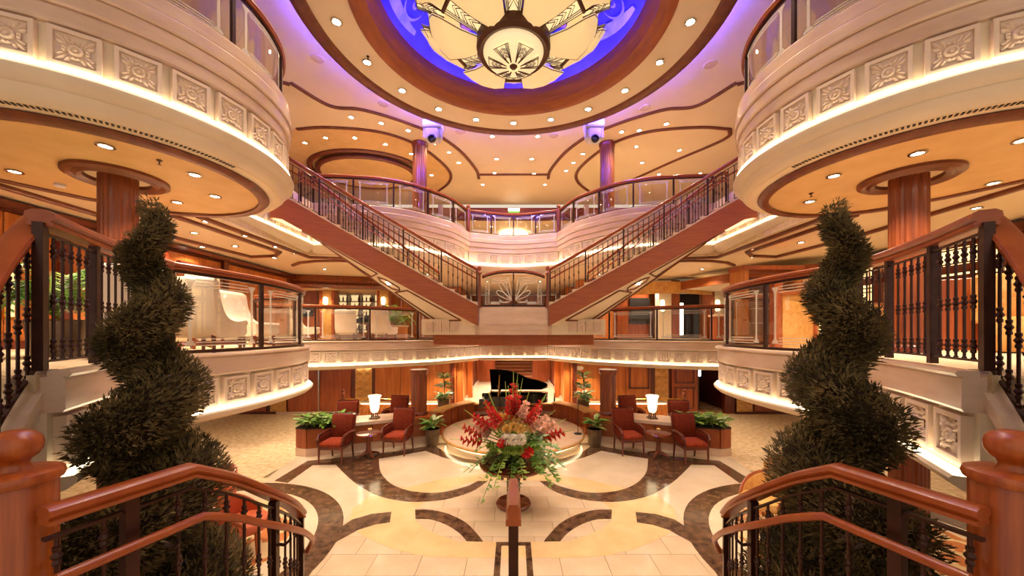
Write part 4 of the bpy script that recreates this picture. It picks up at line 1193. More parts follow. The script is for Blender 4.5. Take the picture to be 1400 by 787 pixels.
# ================================================================ foreground stair from the half landing down to the lobby, and up to the middle deck
ZH = 1.35
land = thing('stair_landing', 'carpeted half landing where the lobby stair starts', 'landing', (0, 1.0, 0), kind='structure')
MB().box((0, .4, ZH/2), (4.0, 3.2, ZH-.01)).build('landing_block', 'carpet_deck', land)
for i in range(8):
    w = 1.72+.04*i
    MB().box((0, 2.12+i*.24, (ZH-(i+1)*.15)/2+.005), (2*w, .25, ZH-(i+1)*.15)).build('step', 'carpet_deck', land)
FR = [(-2.02, 1.57, 1.35), (-1.94, 1.82, 1.35), (-1.85, 2.10, 1.35), (-1.80, 2.33, 1.21), (-1.77, 2.6, 1.01), (-1.84, 3.0, .74), (-1.99, 3.42, .44)]
for s in (-1, 1):
    lab = 'by the '+('orange armchairs' if s < 0 else 'tan tub chairs')
    t = thing('stair_railing', 'iron stair railing with thick upper and slim lower cherry handrail '+lab, 'railing', (1.8*s, 2.4, 0))
    foot = mir([(-p[0], p[1], p[2]) for p in FR], s)
    a = foot[:3]; b = spline(foot[2:], .08)
    pth = [tuple(p) for p in a[:-1]]+[tuple(p) for p in b]
    BIG = [(l*1.0, u*1.0) for l, u in RAILP]
    iron_rail(t, pth, s, H=.95, spacing=.15, posts=(.13, .60, .995), post=.055)
    low = [(p[0], p[1], p[2]+.66) for p in offset(pth, .10, s)]
    # slim handrail, its end curling back to the last post
    e0 = Vector(low[-1]); e1 = Vector(low[-2]); d = (e0-e1).normalized()
    nrm = Vector((-d.y, d.x, 0)).normalized()*s
    curl = [tuple(e0+d*.07-nrm*.02+Vector((0, 0, -.03))), tuple(e0+d*.09-nrm*.06+Vector((0, 0, -.10))), tuple(e0+d*.02-nrm*.09+Vector((0, 0, -.14)))]
    MB().tube(low+curl[:2], .024, 10).build('lower_handrail', 'wood_rail', t, smooth=50)
    for q in (.2, .62):
        p, h = walk(pth, arclen(pth)[-1]*q)
        nx, ny = -math.sin(h)*s, math.cos(h)*s
        MB().tube([(p[0], p[1], p[2]+.55), (p[0]+nx*.06, p[1]+ny*.06, p[2]+.54), (p[0]+nx*.10, p[1]+ny*.10, p[2]+.58), (p[0]+nx*.10, p[1]+ny*.10, p[2]+.65)], .012, 6).build('bracket', 'iron', t, smooth=40)
    # big wooden newel with ball
    nx_, ny_ = 2.21*s, 1.62
    ox, oy = 2.46*s, 1.36                       # the pier is a long oval, its far end by the ball
    nw = thing('newel_post', 'massive oval cherry newel pier with ball finial '+lab, 'newel post', (nx_, ny_, ZH-.3))
    def oval(r):
        d = Vector((ox-nx_, oy-ny_, 0)).normalized(); n_ = Vector((-d.y, d.x, 0))
        pts = []
        for i in range(17):
            a_ = PI*i/16
            v_ = n_*math.cos(a_)-d*math.sin(a_); pts.append((nx_+v_.x*r, ny_+v_.y*r))
        for i in range(17):
            a_ = PI*i/16
            v_ = -n_*math.cos(a_)+d*math.sin(a_); pts.append((ox+v_.x*r, oy+v_.y*r))
        return pts
    def loft(rings, name):
        m = MB(); n = 34; vs = []
        for r_, z_ in rings: vs += [(p[0], p[1], ZH+z_) for p in oval(r_)]
        fs = [(k*n+i, k*n+(i+1) % n, k*n+n+(i+1) % n, k*n+n+i) for k in range(len(rings)-1) for i in range(n)]
        fs += [tuple(range(n)), tuple(range((len(rings)-1)*n, len(rings)*n))]
        m.add(vs, fs).build(name, 'newel_wood', nw, smooth=40)
    loft([(.128, -.3), (.128, 1.03), (.122, 1.04)], 'shaft')
    loft([(.122, 1.03), (.143, 1.036), (.15, 1.055), (.143, 1.078), (.12, 1.088), (.05, 1.092)], 'cap')
    for x_, y_, k_ in ((nx_, ny_, .8), (nx_+.13*s, ny_-.135, .6)):
        MB().lathe([(r_*k_, 1.085+(z_-1.085)*k_*1.1) for r_, z_ in ((.07, 1.085), (.06, 1.10), (.052, 1.12), (.06, 1.14), (.085, 1.16), (.102, 1.19), (.105, 1.22), (.098, 1.25), (.075, 1.275), (.04, 1.29), (.01, 1.293))], 32, (x_, y_, ZH)).build('ball_finial', 'newel_wood', nw, smooth=60)
    # side flight up to the middle deck
    sf = thing('stair_flight', 'short side flight with marble string climbing to the middle deck beside the '+BY[s], 'stairs', (3.2*s, 1.9, ZH))
    SR = [(-3.13, 2.42, Z6+.03), (-3.09, 2.3, Z6-.12), (-3.02, 2.12, Z6-.38), (-2.9, 1.92, Z6-.72), (-2.72, 1.74, Z6-1.06), (-2.5, 1.60, ZH)]
    srp = spline(mir([(-p[0], p[1], p[2]) for p in SR], s), .06)
    MB().sweep(srp, [(-.09, -.0), (.09, -.0), (.09, -.10), (-.09, -.10)], 1).build('marble_string', 'marble', sf, smooth=30)
    v = []
    for p in srp: v += [(p[0], p[1], p[2]-.1), (p[0], p[1], .3)]
    MB().add(v, [(2*i, 2*i+1, 2*i+3, 2*i+2) for i in range(len(srp)-1)]).build('string_wall', 'plaster', sf)
    for i in range(9):
        u = (i+.5)/9
        p, h = walk(srp, arclen(srp)[-1]*(1-u))
        z = ZH+(Z6-ZH)*(i+1)/9.0
        MB().prism([(p[0]+.02*s, p[1]-.10), (p[0]+.02*s, p[1]+.12), (p[0]+1.6*s, p[1]-.3), (p[0]+1.6*s, p[1]-.55)], z-.16, z-.01).build('step', 'carpet_deck', sf)
    r = thing('stair_railing', 'sweeping iron stair railing rising to the middle deck beside the '+BY[s], 'railing', (3.1*s, 2.1, ZH))
    iron_rail(r, srp, s, H=1.05, spacing=.105, posts=(.0, .30, .62), post=.05, prof=NEARP)
# centre handrail of the lobby stair
t = thing('stair_handrail', 'centre cherry handrail on a dark post in line with the flower table', 'handrail', (0, 2.2, 0))
MB().sweep([(0, 1.98, 2.03), (0, 2.34, 2.03), (0, 3.2, 1.42), (0, 3.75, 1.0)], [(-.042, -.03), (.042, -.03), (.042, .0), (.03, .012), (.034, .06), (.024, .085), (-.024, .085), (-.034, .06), (-.03, .012), (-.042, .0)], 1).build('handrail', 'wood_rail', t, smooth=30)
for y, z1, z0 in ((2.06, 2.0, 1.2), (3.6, 1.08, .3)):
    MB().box((0, y, (z0+z1)/2), (.055, .055, z1-z0)).build('post', 'iron', t)
# ================================================================ stage, piano, planters
st = thing('stage', 'round low carpeted stage with a glowing edge strip', 'stage', (0, 10.4, 0))
SCX, SCY, SR_ = 0, 10.4, 2.0
MB().lathe([(SR_-.12, 0), (SR_-.12, .2)], 72, (SCX, SCY, 0)).build('riser', 'floor_cream', st, smooth=40)
MB().lathe([(SR_-.02, .2), (SR_, .215), (SR_, .25), (SR_-.04, .265)], 72, (SCX, SCY, 0)).build('edge_moulding', 'gold_wood', st, smooth=40)
MB().lathe([(SR_-.03, .262), (SR_-.05, .28)], 72, (SCX, SCY, 0)).build('stage_top', 'stage_carpet', st, smooth=40)
MB().sweep(arc(0, SCY, SR_-.09, 160, 380, 60), [(-.02, .17), (.02, .17), (.02, .195), (-.02, .195)], 1).build('light_strip', 'strip_soft', st)
for s in (-1, 1):
    b = thing('stage_bench', 'curved low wooden wall with golden top hugging the stage '+('beside the piano keyboard' if s < 0 else 'beside the microphone stand'), 'low wall', (2.1*s, 11.6, 0))
    a0, a1 = (5, 52)
    pth = mir(arc(0, SCY, 2.25, a0, a1, 24), s)
    n = 5
    for i in range(n):
        pp = mir(arc(0, SCY, 2.25, a0+(a1-a0)*i/n+.4, a0+(a1-a0)*(i+1)/n-.4, 6), s)
        MB().sweep(pp, [(-.16, .02), (.16, .02), (.16, .72), (-.16, .72)], 1).build('front_panel', 'wood_panel_red', b, smooth=30)
    MB().sweep(pth, [(-.2, .72), (.2, .72), (.22, .735), (.2, .75), (-.2, .75)], 1).build('top', 'gold_wood', b, smooth=30)
    MB().sweep(pth, [(-.175, 0), (.175, 0), (.175, .08), (-.175, .08)], 1).build('plinth', 'marble', b, smooth=30)
b = thing('stage_bench', 'straight low wooden wall closing the stage in front of the corridor', 'low wall', (0, 12.4, 0))
MB().bbox((0, 12.42, .31), (2.8, .16, .6), .012).build('panel', 'wood_panel_red', b)
MB().bbox((0, 12.42, .62), (2.84, .22, .04), .01).build('top', 'gold_wood', b)
MB().box((0, 12.42, .33), (2.82, .2, .1)).build('plinth', 'marble', b)

# grand piano
PZ = .28
pn = thing('grand_piano', 'black grand piano with raised lid on the round stage', 'piano', (0, 11.3, PZ))
sh = spline([(-.72, 10.72), (-.3, 10.74), (.1, 10.9), (.45, 11.16), (.8, 11.3), (1.04, 11.46), (1.08, 11.66), (.9, 11.8)], .08)
case = [(-.72, 11.8)]+[(p[0], p[1]) for p in sh]
MB().prism(case, PZ+.58, PZ+.88).build('case', 'black', pn)
MB().box((-.86, 11.26, PZ+.62), (.3, 1.08, .1)).build('key_bed', 'black', pn)
kb = MB().box((-.89, 11.26, PZ+.685), (.2, .94, .03)).build('keyboard', 'fl_white', pn)
bk = MB()
for i in range(20):
    if i % 7 not in (2, 6): bk.box((-.85, 10.85+i*.043, PZ+.705), (.12, .02, .02))
bk.build('black_keys', 'black', kb)
for yy in (10.72, 11.80): MB().bbox((-.86, yy, PZ+.69), (.3, .06, .24), .015).build('cheek', 'black', pn)
MB().box((-.715, 11.26, PZ+.80), (.03, 1.0, .24)).build('fall_board', 'black', pn)
# lid hinged along the far long side, raised
lid = [(p[0], p[1]) for p in case]
vs = []
al = math.radians(42)
for dz in (0, .025):
    for x, y in lid:
        r = 11.82-y
        vs.append((x, 11.82-r*math.cos(al)-dz*math.sin(al), PZ+.9+r*math.sin(al)+dz))
n = len(lid)
MB().add(vs, [tuple(range(n)), tuple(range(n, 2*n))]+[(i, (i+1) % n, n+(i+1) % n, n+i) for i in range(n)]).build('lid', 'black', pn)
MB().tube([(-.45, 10.82, PZ+.88), (-.42, 11.1, PZ+1.48)], .012, 6).build('lid_prop', 'brass', pn)
mr = MB().box((-.45, 11.3, PZ+1.05), (.03, .6, .26), ry=-.35).build('music_desk', 'black', pn)
for x, y in ((-.66, 10.85), (-.66, 11.68), (.8, 11.55)):
    MB().lathe([(.035, .0), (.04, .06), (.03, .1), (.055, .3), (.075, .5), (.06, .58)], 12, (x, y, PZ)).build('leg', 'black', pn, smooth=40)
MB().box((-.5, 11.28, PZ+.32), (.05, .16, .52)).build('pedal_lyre', 'black', pn)
ms = thing('microphone_stand', 'thin black microphone stand with round base on the stage edge', 'microphone stand', (1.76, 9.98, PZ))
MB().lathe([(.11, 0), (.11, .015), (.04, .03), (.012, .035)], 20, (1.76, 9.98, PZ)).build('base', 'blackmat', ms, smooth=30)
MB().tube([(1.76, 9.98, PZ+.03), (1.76, 9.98, PZ+.95)], .01, 6).build('pole', 'blackmat', ms)
MB().tube([(1.76, 9.98, PZ+.95), (1.76, 9.98, PZ+1.12)], .006, 6).build('thin_pole', 'chrome', ms)
ms2 = thing('folded_stand', 'folded black stand leaning behind the stage in the corridor', 'stand', (1.45, 13.0, 0))
for k in range(3): MB().tube([(1.38+.06*k, 13.0, .02), (1.46, 13.0, .9)], .014, 5).build('leg', 'blackmat', ms2)

# leaves ---------------------------------------------------------
def leaf_mesh(name, L, W, m, droop=.35, fold=.15):
    mm = MB(); vs = []; rows = [(0, .05), (.25, .75), (.5, 1), (.75, .7), (1, .02)]
    for u, w in rows:
        x = L*u*math.cos(droop*u); z = -L*droop*u*u*.6
        for k in (-1, 0, 1):
            vs.append((x, W/2*w*k, z+(fold*W*w*abs(k))))
    mm.add(vs, [(i*3+k, i*3+k+1, i*3+k+4, i*3+k+3) for i in range(4) for k in range(2)])
    return mm.mesh(name, m, smooth=60)
LEAF = [leaf_mesh('leaf', .36, .11, 'leaf'), leaf_mesh('leaf', .30, .10, 'leaf_pale'), leaf_mesh('leaf', .34, .09, 'leaf_light')]
def leafy(t, x, y, z, n, R, up=.55, seed=0, sc=1.0, mix=(0, 0, 1)):
    rnd = random.Random(seed)
    for i in range(n):
        a = i*2.4+rnd.uniform(-.3, .3)
        el = rnd.uniform(.15, 1.25)
        h = rnd.uniform(0, R*.5)
        o = inst(LEAF[mix[i % len(mix)]], 'leaf', (x+rnd.uniform(0, .25)*R*math.cos(a), y+rnd.uniform(0, .25)*R*math.sin(a), z+h), 0, t)
        o.rotation_euler = (rnd.uniform(-.4, .4), -el*up, a)
        o.scale = (sc*rnd.uniform(.8, 1.15),)*3

# planters with chairs, tables, lamps --------------------------------------
for s in (-1, 1):
    nm = 'by the dark panels' if s < 0 else 'by the doorway'
    t = thing('planter_counter', 'long angular wooden planter counter on a marble plinth '+nm, 'planter', (3.8*s, 9.6, 0))
    A = [(5.3, 8.98), (5.38, 9.35), (5.2, 9.75), (3.0, 10.75), (2.3, 10.75), (2.25, 10.2), (2.9, 9.75)]
    A = [(5.05, 8.95), (5.36, 9.05), (5.42, 9.4), (5.15, 9.7), (3.2, 10.55), (2.4, 10.72), (2.2, 10.45), (2.32, 10.12)]
    body = mir(A, s)
    cxm = sum(p[0] for p in body)/len(body); cym = sum(p[1] for p in body)/len(body)
    grow = lambda k: [(cxm+(p[0]-cxm)*(1+k), cym+(p[1]-cym)*(1+k*2)) for p in body]
    MB().prism(grow(.015), 0, .2).build('plinth', 'marble', t)
    # wood faces as separate panels
    for i in range(len(body)):
        p, q = body[i], body[(i+1) % len(body)]
        Ls = math.dist(p, q); n = max(1, round(Ls/.75))
        panels(t, p[0], p[1], q[0], q[1], .2, .68, n, 'wood_panel_red' if i < 3 else 'wood_flat', gap=.012, thick=.06, name='front_panel')
    MB().prism(grow(-.02), .18, .66).build('core', 'wood_dark', t)
    MB().prism(mir([(5.06, 8.93), (5.38, 9.03), (5.44, 9.42), (5.16, 9.73), (4.55, 10.0), (4.2, 9.25)], s), .66, .70).build('soil_bed', 'soil', t)
    MB().prism(mir([(4.22, 9.24), (4.57, 10.0), (3.2, 10.58), (2.95, 9.83)], s), .66, .74).build('counter_top', 'marble', t)
    MB().prism(mir([(2.93, 9.83), (3.18, 10.6), (2.38, 10.76), (2.16, 10.46), (2.3, 10.08)], s), .66, .72).build('end_top', 'wood_rail', t)
    # foliage plants in the bed
    k = 0
    for x, y in ((5.15, 9.12), (4.95, 9.5), (4.72, 9.22), (5.25, 9.42), (4.42, 9.42), (4.65, 9.75), (4.95, 9.1), (4.5, 9.2), (4.9, 9.3)):
        k += 1
        pl = thing('foliage_plant', 'variegated broad-leaf plant in the planter counter '+nm, 'plant', (x*s, y, .7), group='planter plants '+nm)
        MB().tube([(x*s, y, .68), (x*s, y, .86)], .02, 5).build('stem', 'leaf', pl)
        leafy(pl, x*s, y, .74, 26, .24, seed=k*11+s, sc=.95, mix=(0, 1, 0, 2))
    # glowing urn lamp on the counter
    lx, ly = 3.72*s, 9.80
    l = thing('table_lamp', 'glowing urn-shaped glass lamp on the counter '+nm, 'lamp', (lx, ly, .74))
    MB().box((lx, ly, .76), (.22, .22, .04)).build('base', 'pot', l)
    for i in range(4):
        a = PI/4+i*PI/2
        MB().tube([(lx+.09*math.cos(a), ly+.09*math.sin(a), .78), (lx+.07*math.cos(a), ly+.07*math.sin(a), .92)], .014, 5).build('foot', 'iron', l)
    MB().lathe([(.06, .90), (.085, .93), (.11, 1.0), (.125, 1.15), (.14, 1.3), (.17, 1.34), (.165, 1.36)], 24, (lx, ly, 0)).build('shade', 'lampshade', l, smooth=50)
    # spotted plant pot at the stage end
    px, py = 2.18*s, 9.84
    p = thing('potted_plant', 'leafy plant in a dark bronze pot beside the stage '+nm, 'plant', (px, py, .01))
    MB().lathe([(.15, 0), (.17, .1), (.2, .42), (.215, .46), (.2, .46), (.18, .43)], 24, (px, py, .01)).build('pot', 'pot', p, smooth=40)
    MB().lathe([(.19, .43), (.19, .44)], 20, (px, py, .0)).build('soil', 'soil', p)
    leafy(p, px, py, .5, 34, .36, seed=5+s, sc=1.05, mix=(0, 1, 0, 2, 0))
    # tall plant on the bench wall
    px, py = 2.28*s, 11.95
    p = thing('potted_plant', 'tall bushy plant in a bronze pot behind the curved stage wall '+('beside the piano keyboard' if s < 0 else 'beside the microphone stand'), 'plant', (px, py, .01))
    MB().lathe([(.16, .0), (.18, .3), (.21, .86), (.19, .86)], 20, (px, py, .01)).build('pot', 'pot', p, smooth=40)
    MB().tube([(px, py, .8), (px+.03, py, 1.3), (px-.02, py, 1.75)], .02, 5).build('stem', 'bark', p)
    leafy(p, px, py, .85, 44, .4, seed=31+s, sc=.95, mix=(0, 2, 0, 1))
    leafy(p, px, py, 1.18, 36, .4, seed=41+s, sc=.85, mix=(0, 0, 2, 1))
    leafy(p, px, py, 1.5, 34, .35, seed=51+s, sc=.8, mix=(0, 1, 1, 2) if s < 0 else (0, 0, 2))

def make_armchair():
    """upholstered armchair, front towards -y, origin at the floor"""
    t = thing('armchair', 'red upholstered armchair with wooden arms', 'armchair', group='red armchairs in the lobby')
    m = MB().bbox((0, .02, .37), (.54, .52, .1), .02); m.build('seat_rail', 'wood_dark', t)
    MB().bbox((0, -.01, .45), (.52, .5, .11), .04).build('seat_cushion', 'red_seat', t, smooth=40)
    bk = MB().bbox((0, 0, 0), (.54, .09, .58), .03)
    bk.v = [(x, .26+y+(z+.29)*.18, .74+z) for x, y, z in bk.v]
    bk.build('backrest', 'red_fabric', t, smooth=40)
    fr = MB().bbox((0, 0, 0), (.6, .05, .62), .03)
    fr.v = [(x, .31+y+(z+.29)*.18, .74+z) for x, y, z in fr.v]
    fr.build('back_frame', 'wood_dark', t)
    for k in (-1, 1):
        MB().tube([(k*.3, .3, .66), (k*.31, .05, .67), (k*.31, -.2, .64), (k*.30, -.26, .56), (k*.29, -.25, .42)], [.028, .03, .034, .03, .026], 8).build('arm', 'wood_dark', t, smooth=40)
        MB().bbox((k*.285, .03, .53), (.04, .42, .2), .012).build('arm_panel', 'red_fabric', t)
        MB().tube([(k*.27, -.23, .4), (k*.27, -.24, .0)], [.03, .02], 6).build('leg', 'wood_dark', t)
        MB().tube([(k*.26, .27, .4), (k*.26, .33, .0)], [.03, .02], 6).build('leg', 'wood_dark', t)
    return t
arm = make_armchair(); used = []
def face(x, y, tx, ty):
    """rotation so that a thing whose front is -y looks from (x, y) to (tx, ty)"""
    return math.atan2(ty-y, tx-x)+PI/2
for s in (-1, 1):
    nm = 'by the dark panels' if s < 0 else 'by the doorway'
    for (x, y), rz, lab in (((4.2, 8.64), .05, 'red armchair in front of the leafy counter end '), ((2.92, 9.24), .12, 'red armchair in front of the counter near the bronze pot '),
                            ((4.75, 10.35), None, 'red armchair behind the leafy counter end '), ((3.62, 11.15), None, 'red armchair behind the glowing urn lamp ')):
        if rz is None: r = (-.25 if x > 4 else .1)*s
        else: r = rz*s
        place(arm, used, (x*s, y, .0125 if y < 9.5 else .012), r, lab+nm)

def pedestal(label, loc):
    t = thing('pedestal_table', label, 'table', loc, group='small round lobby tables')
    MB().lathe([(.28, .0), (.31, .012), (.31, .03), (.29, .045)], 32, (0, 0, .53)).build('top', 'table_red', t, smooth=30, local=True)
    MB().lathe([(.08, .06), (.075, .12), (.055, .2), (.05, .45), (.08, .53)], 16).build('column', 'wood', t, smooth=40, local=True)
    for i in range(4):
        a = PI/4+i*PI/2
        MB().tube([(.04*math.cos(a), .04*math.sin(a), .09), (.2*math.cos(a), .2*math.sin(a), .05), (.27*math.cos(a), .27*math.sin(a), .02)], [.04, .03, .022], 6).build('foot', 'wood', t, local=True)
    return t
for s in (-1, 1):
    nm = 'by the dark panels' if s < 0 else 'by the doorway'
    x, y = 3.56*s, 8.98
    pedestal('small round cherry pedestal table between two red armchairs '+nm, (x, y, .012))
    v = thing('posy_glass', 'tiny glass of pale yellow flowers on the pedestal table '+nm, 'flowers', (x+.02, y+.05, .586))
    MB().lathe([(.025, 0), (.03, .05)], 12, (x+.02, y+.05, .587)).build('glass', 'frost', v)
    for i in range(5):
        a = i*1.25
        MB().lathe([(.0, -.02), (.028, 0), (.0, .02)], 6, (x+.02+.03*math.cos(a), y+.05+.03*math.sin(a), .66+.01*(i % 2))).build('flower', 'fl_yellow', v)
    # low brass railing with turned posts behind the rear chairs
    r = thing('brass_railing', 'low brass scroll railing between two turned wooden posts '+nm, 'railing', (4.3*s, 11.9, 0))
    for x_ in (3.05, 5.55):
        MB().lathe([(.05, 0), (.05, .5), (.04, .55), (.05, .95), (.075, 1.0), (.06, 1.06), (.03, 1.1), (.05, 1.14), (.045, 1.18), (.01, 1.2)], 14, (x_*s, 11.9, 0)).build('post', 'wood', r, smooth=40)
    MB().tube([(3.05*s, 11.9, .88), (5.55*s, 11.9, .88)], .018, 6).build('rail', 'brass', r)
    MB().tube([(3.05*s, 11.9, .12), (5.55*s, 11.9, .12)], .012, 6).build('rail', 'brass', r)
    for i in range(7):
        x_ = (3.3+i*.33)*s
        MB().tube([(x_+.13*math.cos(b)*(1-b/14), 11.9, .5+.26*math.sin(b)*(1-b/14)) for b in np.linspace(0, 9, 24)], .009, 5).build('scroll', 'brass', r)
    # back ledge, white strip light
    q = thing('low_wall', 'low pale ledge with a glowing top along the back wall '+nm, 'ledge', (4.2*s, 13.3, 0))
    MB().box((4.0*s, 13.38, .25), (3.2, .2, .46)).build('body', 'wood_panel', q)
    MB().box((4.0*s, 13.36, .5), (3.2, .26, .04)).build('top', 'floor_cream', q)
    MB().box((4.0*s, 13.27, .455), (3.1, .02, .02)).build('light_strip', 'strip', q)

# centre table with flowers -------------------------------------------------
TX, TY = 0, 6.46
tb = thing('flower_table', 'round polished dark red table on a turned pedestal in the middle of the lobby', 'table', (TX, TY, .012))
MB().lathe([(.54, .70), (.585, .705), (.60, .725), (.60, .745), (.585, .755)], 56, (TX, TY, 0)).build('top', 'table_red', tb, smooth=30)
MB().lathe([(.28, .012), (.305, .02), (.31, .05), (.29, .075), (.12, .09), (.10, .12), (.12, .15), (.10, .18)], 40, (TX, TY, 0)).build('base', 'table_red', tb, smooth=35)
for i in range(4):
    a = PI/4+i*PI/2
    MB().lathe([(.035, .1), (.04, .3), (.035, .7)], 12, (TX+.11*math.cos(a), TY+.11*math.sin(a), 0)).build('pillar', 'table_red', tb, smooth=40)
fa = thing('flower_arrangement', 'huge arrangement of red gladioli, chrysanthemums and trailing greenery on the centre table', 'flowers', (TX, TY, .757))
FZ = .757
MB().lathe([(.14, 0), (.17, .03), (.16, .14), (.2, .22), (.19, .23)], 20, (TX, TY, FZ)).build('bowl', 'blackmat', fa, smooth=40)
rnd = random.Random(3)
def frond(a, el, L, drop, m, wl=.05, n=13, z=.22):
    mm = MB(); pts = []
    for i in range(8):
        u = i/7
        r = L*u*math.cos(el); zz = z+L*u*math.sin(el)-drop*u*u
        pts.append(Vector((TX+r*math.cos(a), TY+r*math.sin(a), FZ+zz)))
    mm.tube(pts, .006, 4)
    for i in range(n):
        u = .15+.85*i/n; k = min(6, int(u*7)); f = u*7-k
        p = pts[k]*(1-f)+pts[k+1]*f
        for sd in (-1, 1):
            q = a+sd*rnd.uniform(.6, 1.3)
            d = Vector((math.cos(q), math.sin(q), rnd.uniform(-.35, .35)))
            w = Vector((-d.y, d.x, .3)).normalized()*wl*.32
            e = p+d*wl*rnd.uniform(1, 1.7); c = (p+e)/2
            mm.add([p, c+w, e, c-w], [(0, 1, 2, 3)])
    mm.build('frond', m, fa)
for i in range(44):
    frond(i*2*PI/30+rnd.uniform(-.1, .1), rnd.uniform(.0, .5), rnd.uniform(.6, 1.0), rnd.uniform(.35, .75), 'leaf' if i % 3 else 'leaf_light', .085, 16)
for i in range(34):
    frond(rnd.uniform(0, 2*PI), rnd.uniform(.5, 1.3), rnd.uniform(.5, .85), rnd.uniform(.0, .15), 'leaf_light' if i % 2 else 'leaf', .09, 12)
def glad(a, el, L, m, z=.3):
    mm = MB(); c, s_ = math.cos(el), math.sin(el)
    d = Vector((c*math.cos(a), c*math.sin(a), s_)); p0 = Vector((TX, TY, FZ+z))
    stem = MB().tube([p0, p0+d*L*1.18], [.012, .005], 5).build('gladiolus_stem', 'leaf_light', fa)
    n = 9
    for i in range(n):
        u = .60+.40*i/n
        q = p0+d*L*u
        r = .085*(1-.45*i/n)
        q = q+d.orthogonal().normalized()*(.028 if i % 2 else -.028)
        for j in range(6):
            b = j*2*PI/6+i*.7
            x = d.orthogonal().normalized(); y = d.cross(x)
            o = (x*math.cos(b)+y*math.sin(b))
            t_ = (x*-math.sin(b)+y*math.cos(b))
            k_ = rnd.uniform(.75, 1.25)
            mm.add([q-d*.02, q+o*r*.7*k_+t_*r*.5+d*.03, q+o*r*1.15*k_+d*.02*k_, q+o*r*.7*k_-t_*r*.5+d*.03], [(0, 1, 2, 3)])
    mm.build('gladiolus_bloom', m, stem)
V = lambda deg: math.radians(deg)
for a, el, L, m in ((-100, 66, .85, 'fl_red'), (-80, 68, .86, 'fl_red'), (-130, 50, .8, 'fl_red'), (-45, 52, .82, 'fl_red'), (-165, 22, .8, 'fl_red'), (-150, 38, .82, 'fl_red'), (-172, 8, .78, 'fl_red'),
                    (-14, 18, .78, 'fl_red'), (-90, 80, .95, 'fl_red'), (-92, 74, .8, 'fl_pink'), (-62, 62, .8, 'fl_pink'), (-40, 40, .8, 'fl_pink'), (-112, 20, .5, 'fl_red'), (-66, 4, .55, 'fl_red'),
                    (90, 60, .85, 'fl_red'), (140, 45, .8, 'fl_red'), (40, 45, .8, 'fl_red'), (-155, 30, .7, 'fl_pink'), (-20, 30, .75, 'fl_pink')):
    glad(V(a), V(el), L*1.22, m)
mum = {}
for m in ('fl_yellow', 'fl_white', 'leaf_light'):
    mm = MB()
    for i in range(42):
        t_ = math.acos(1-1.5*(i+.5)/42); a = i*2.4
        d = Vector((math.sin(t_)*math.cos(a), math.sin(t_)*math.sin(a), math.cos(t_)))
        x = d.orthogonal().normalized(); w = x*.016
        mm.add([d*.02-w, d*.065-w*.8, d*.078, d*.065+w*.8, d*.02+w], [(0, 1, 2, 3, 4)])
    mum[m] = mm.mesh('chrysanthemum', m)
def bloom(a, el, R, m, sc=1):
    d = Vector((math.cos(V(el))*math.cos(V(a)), math.cos(V(el))*math.sin(V(a)), math.sin(V(el))))
    o = inst(mum[m], 'chrysanthemum', (TX+d.x*R*1.15, TY+d.y*R*1.15, FZ+.34+d.z*R*1.3), 0, fa, scale=(sc*1.25,)*3)
    o.rotation_euler = d.to_track_quat('Z', 'Y').to_euler()
for a, el, R, m, sc in [(-90+k*17, 38+6*((k+9) % 2), .42, 'fl_yellow', 1) for k in range(-4, 5)]+[(-80+k*20, 58, .44, 'fl_yellow', .9) for k in range(-3, 4)]+\
        [(-90+k*15, 20, .44, 'fl_white', 1.1) for k in (-1, 0, 1, 5, 6, -5, -6, -7)]+[(-90+k*14, 3, .4, 'leaf_light', 1.0) for k in range(-4, 5)]+[(90+k*30, 40, .42, 'fl_yellow', 1) for k in range(-2, 3)]:
    bloom(a, el, R, m, sc)
for a, el, L in ((-120, 74, .98), (-60, 78, 1.0), (-75, 82, 1.05), (-140, 60, 1.0), (-100, 84, .98)):
    d = Vector((math.cos(V(el))*math.cos(V(a)), math.cos(V(el))*math.sin(V(a)), math.sin(V(el))))
    p0 = Vector((TX, TY, FZ+.3))
    MB().tube([p0, p0+d*L*.85, p0+d*L*1.25+Vector((.03, 0, -.01))], [.008, .016, .002], 5).build('bud_spike', 'leaf_light', fa)

# ================================================================ tub chairs and armchairs in the side alcoves
def make_tub():
    t = thing('tub_chair', 'tan upholstered tub chair with cherry frame', 'armchair', group='tan tub chairs')
    mm = MB(); n = 22; vs = []
    for i in range(n+1):
        a = math.radians(-25+230*i/n)
        h = .42+.36*max(0, math.sin((a-math.radians(-25))/(math.radians(230))*PI))**.8
        for r, z in ((.30, .30), (.30, h), (.36, h), (.34, .30)):
            vs.append((r*math.cos(a), r*math.sin(a), z))
    fs = [(4*i+k, 4*i+(k+1) % 4, 4*i+4+(k+1) % 4, 4*i+4+k) for i in range(n) for k in range(4)]+[(0, 1, 2, 3), (4*n, 4*n+1, 4*n+2, 4*n+3)]
    mm.add(vs, fs).build('shell', 'tan_fabric', t, smooth=40, local=True)
    pts = [(.33*math.cos(a), .33*math.sin(a), .435+.36*max(0, math.sin((a-math.radians(-25))/(math.radians(230))*PI))**.8) for a in np.radians(np.linspace(-25, 205, 24))]
    MB().tube(pts, .024, 6).build('top_rail', 'wood_rail', t, smooth=40, local=True)
    MB().lathe([(.30, 0), (.32, .02), (.32, .08), (.29, .12)], 24, (0, -.02, .33)).build('seat', 'tan_fabric', t, smooth=40, local=True)
    for x, y in ((-.24, -.24), (.24, -.24), (-.2, .26), (.2, .26)):
        MB().tube([(x, y, .36), (x*1.08, y*1.08, 0)], [.028, .018], 6).build('leg', 'wood_rail', t, local=True)
    return t
tub = make_tub(); ut = []
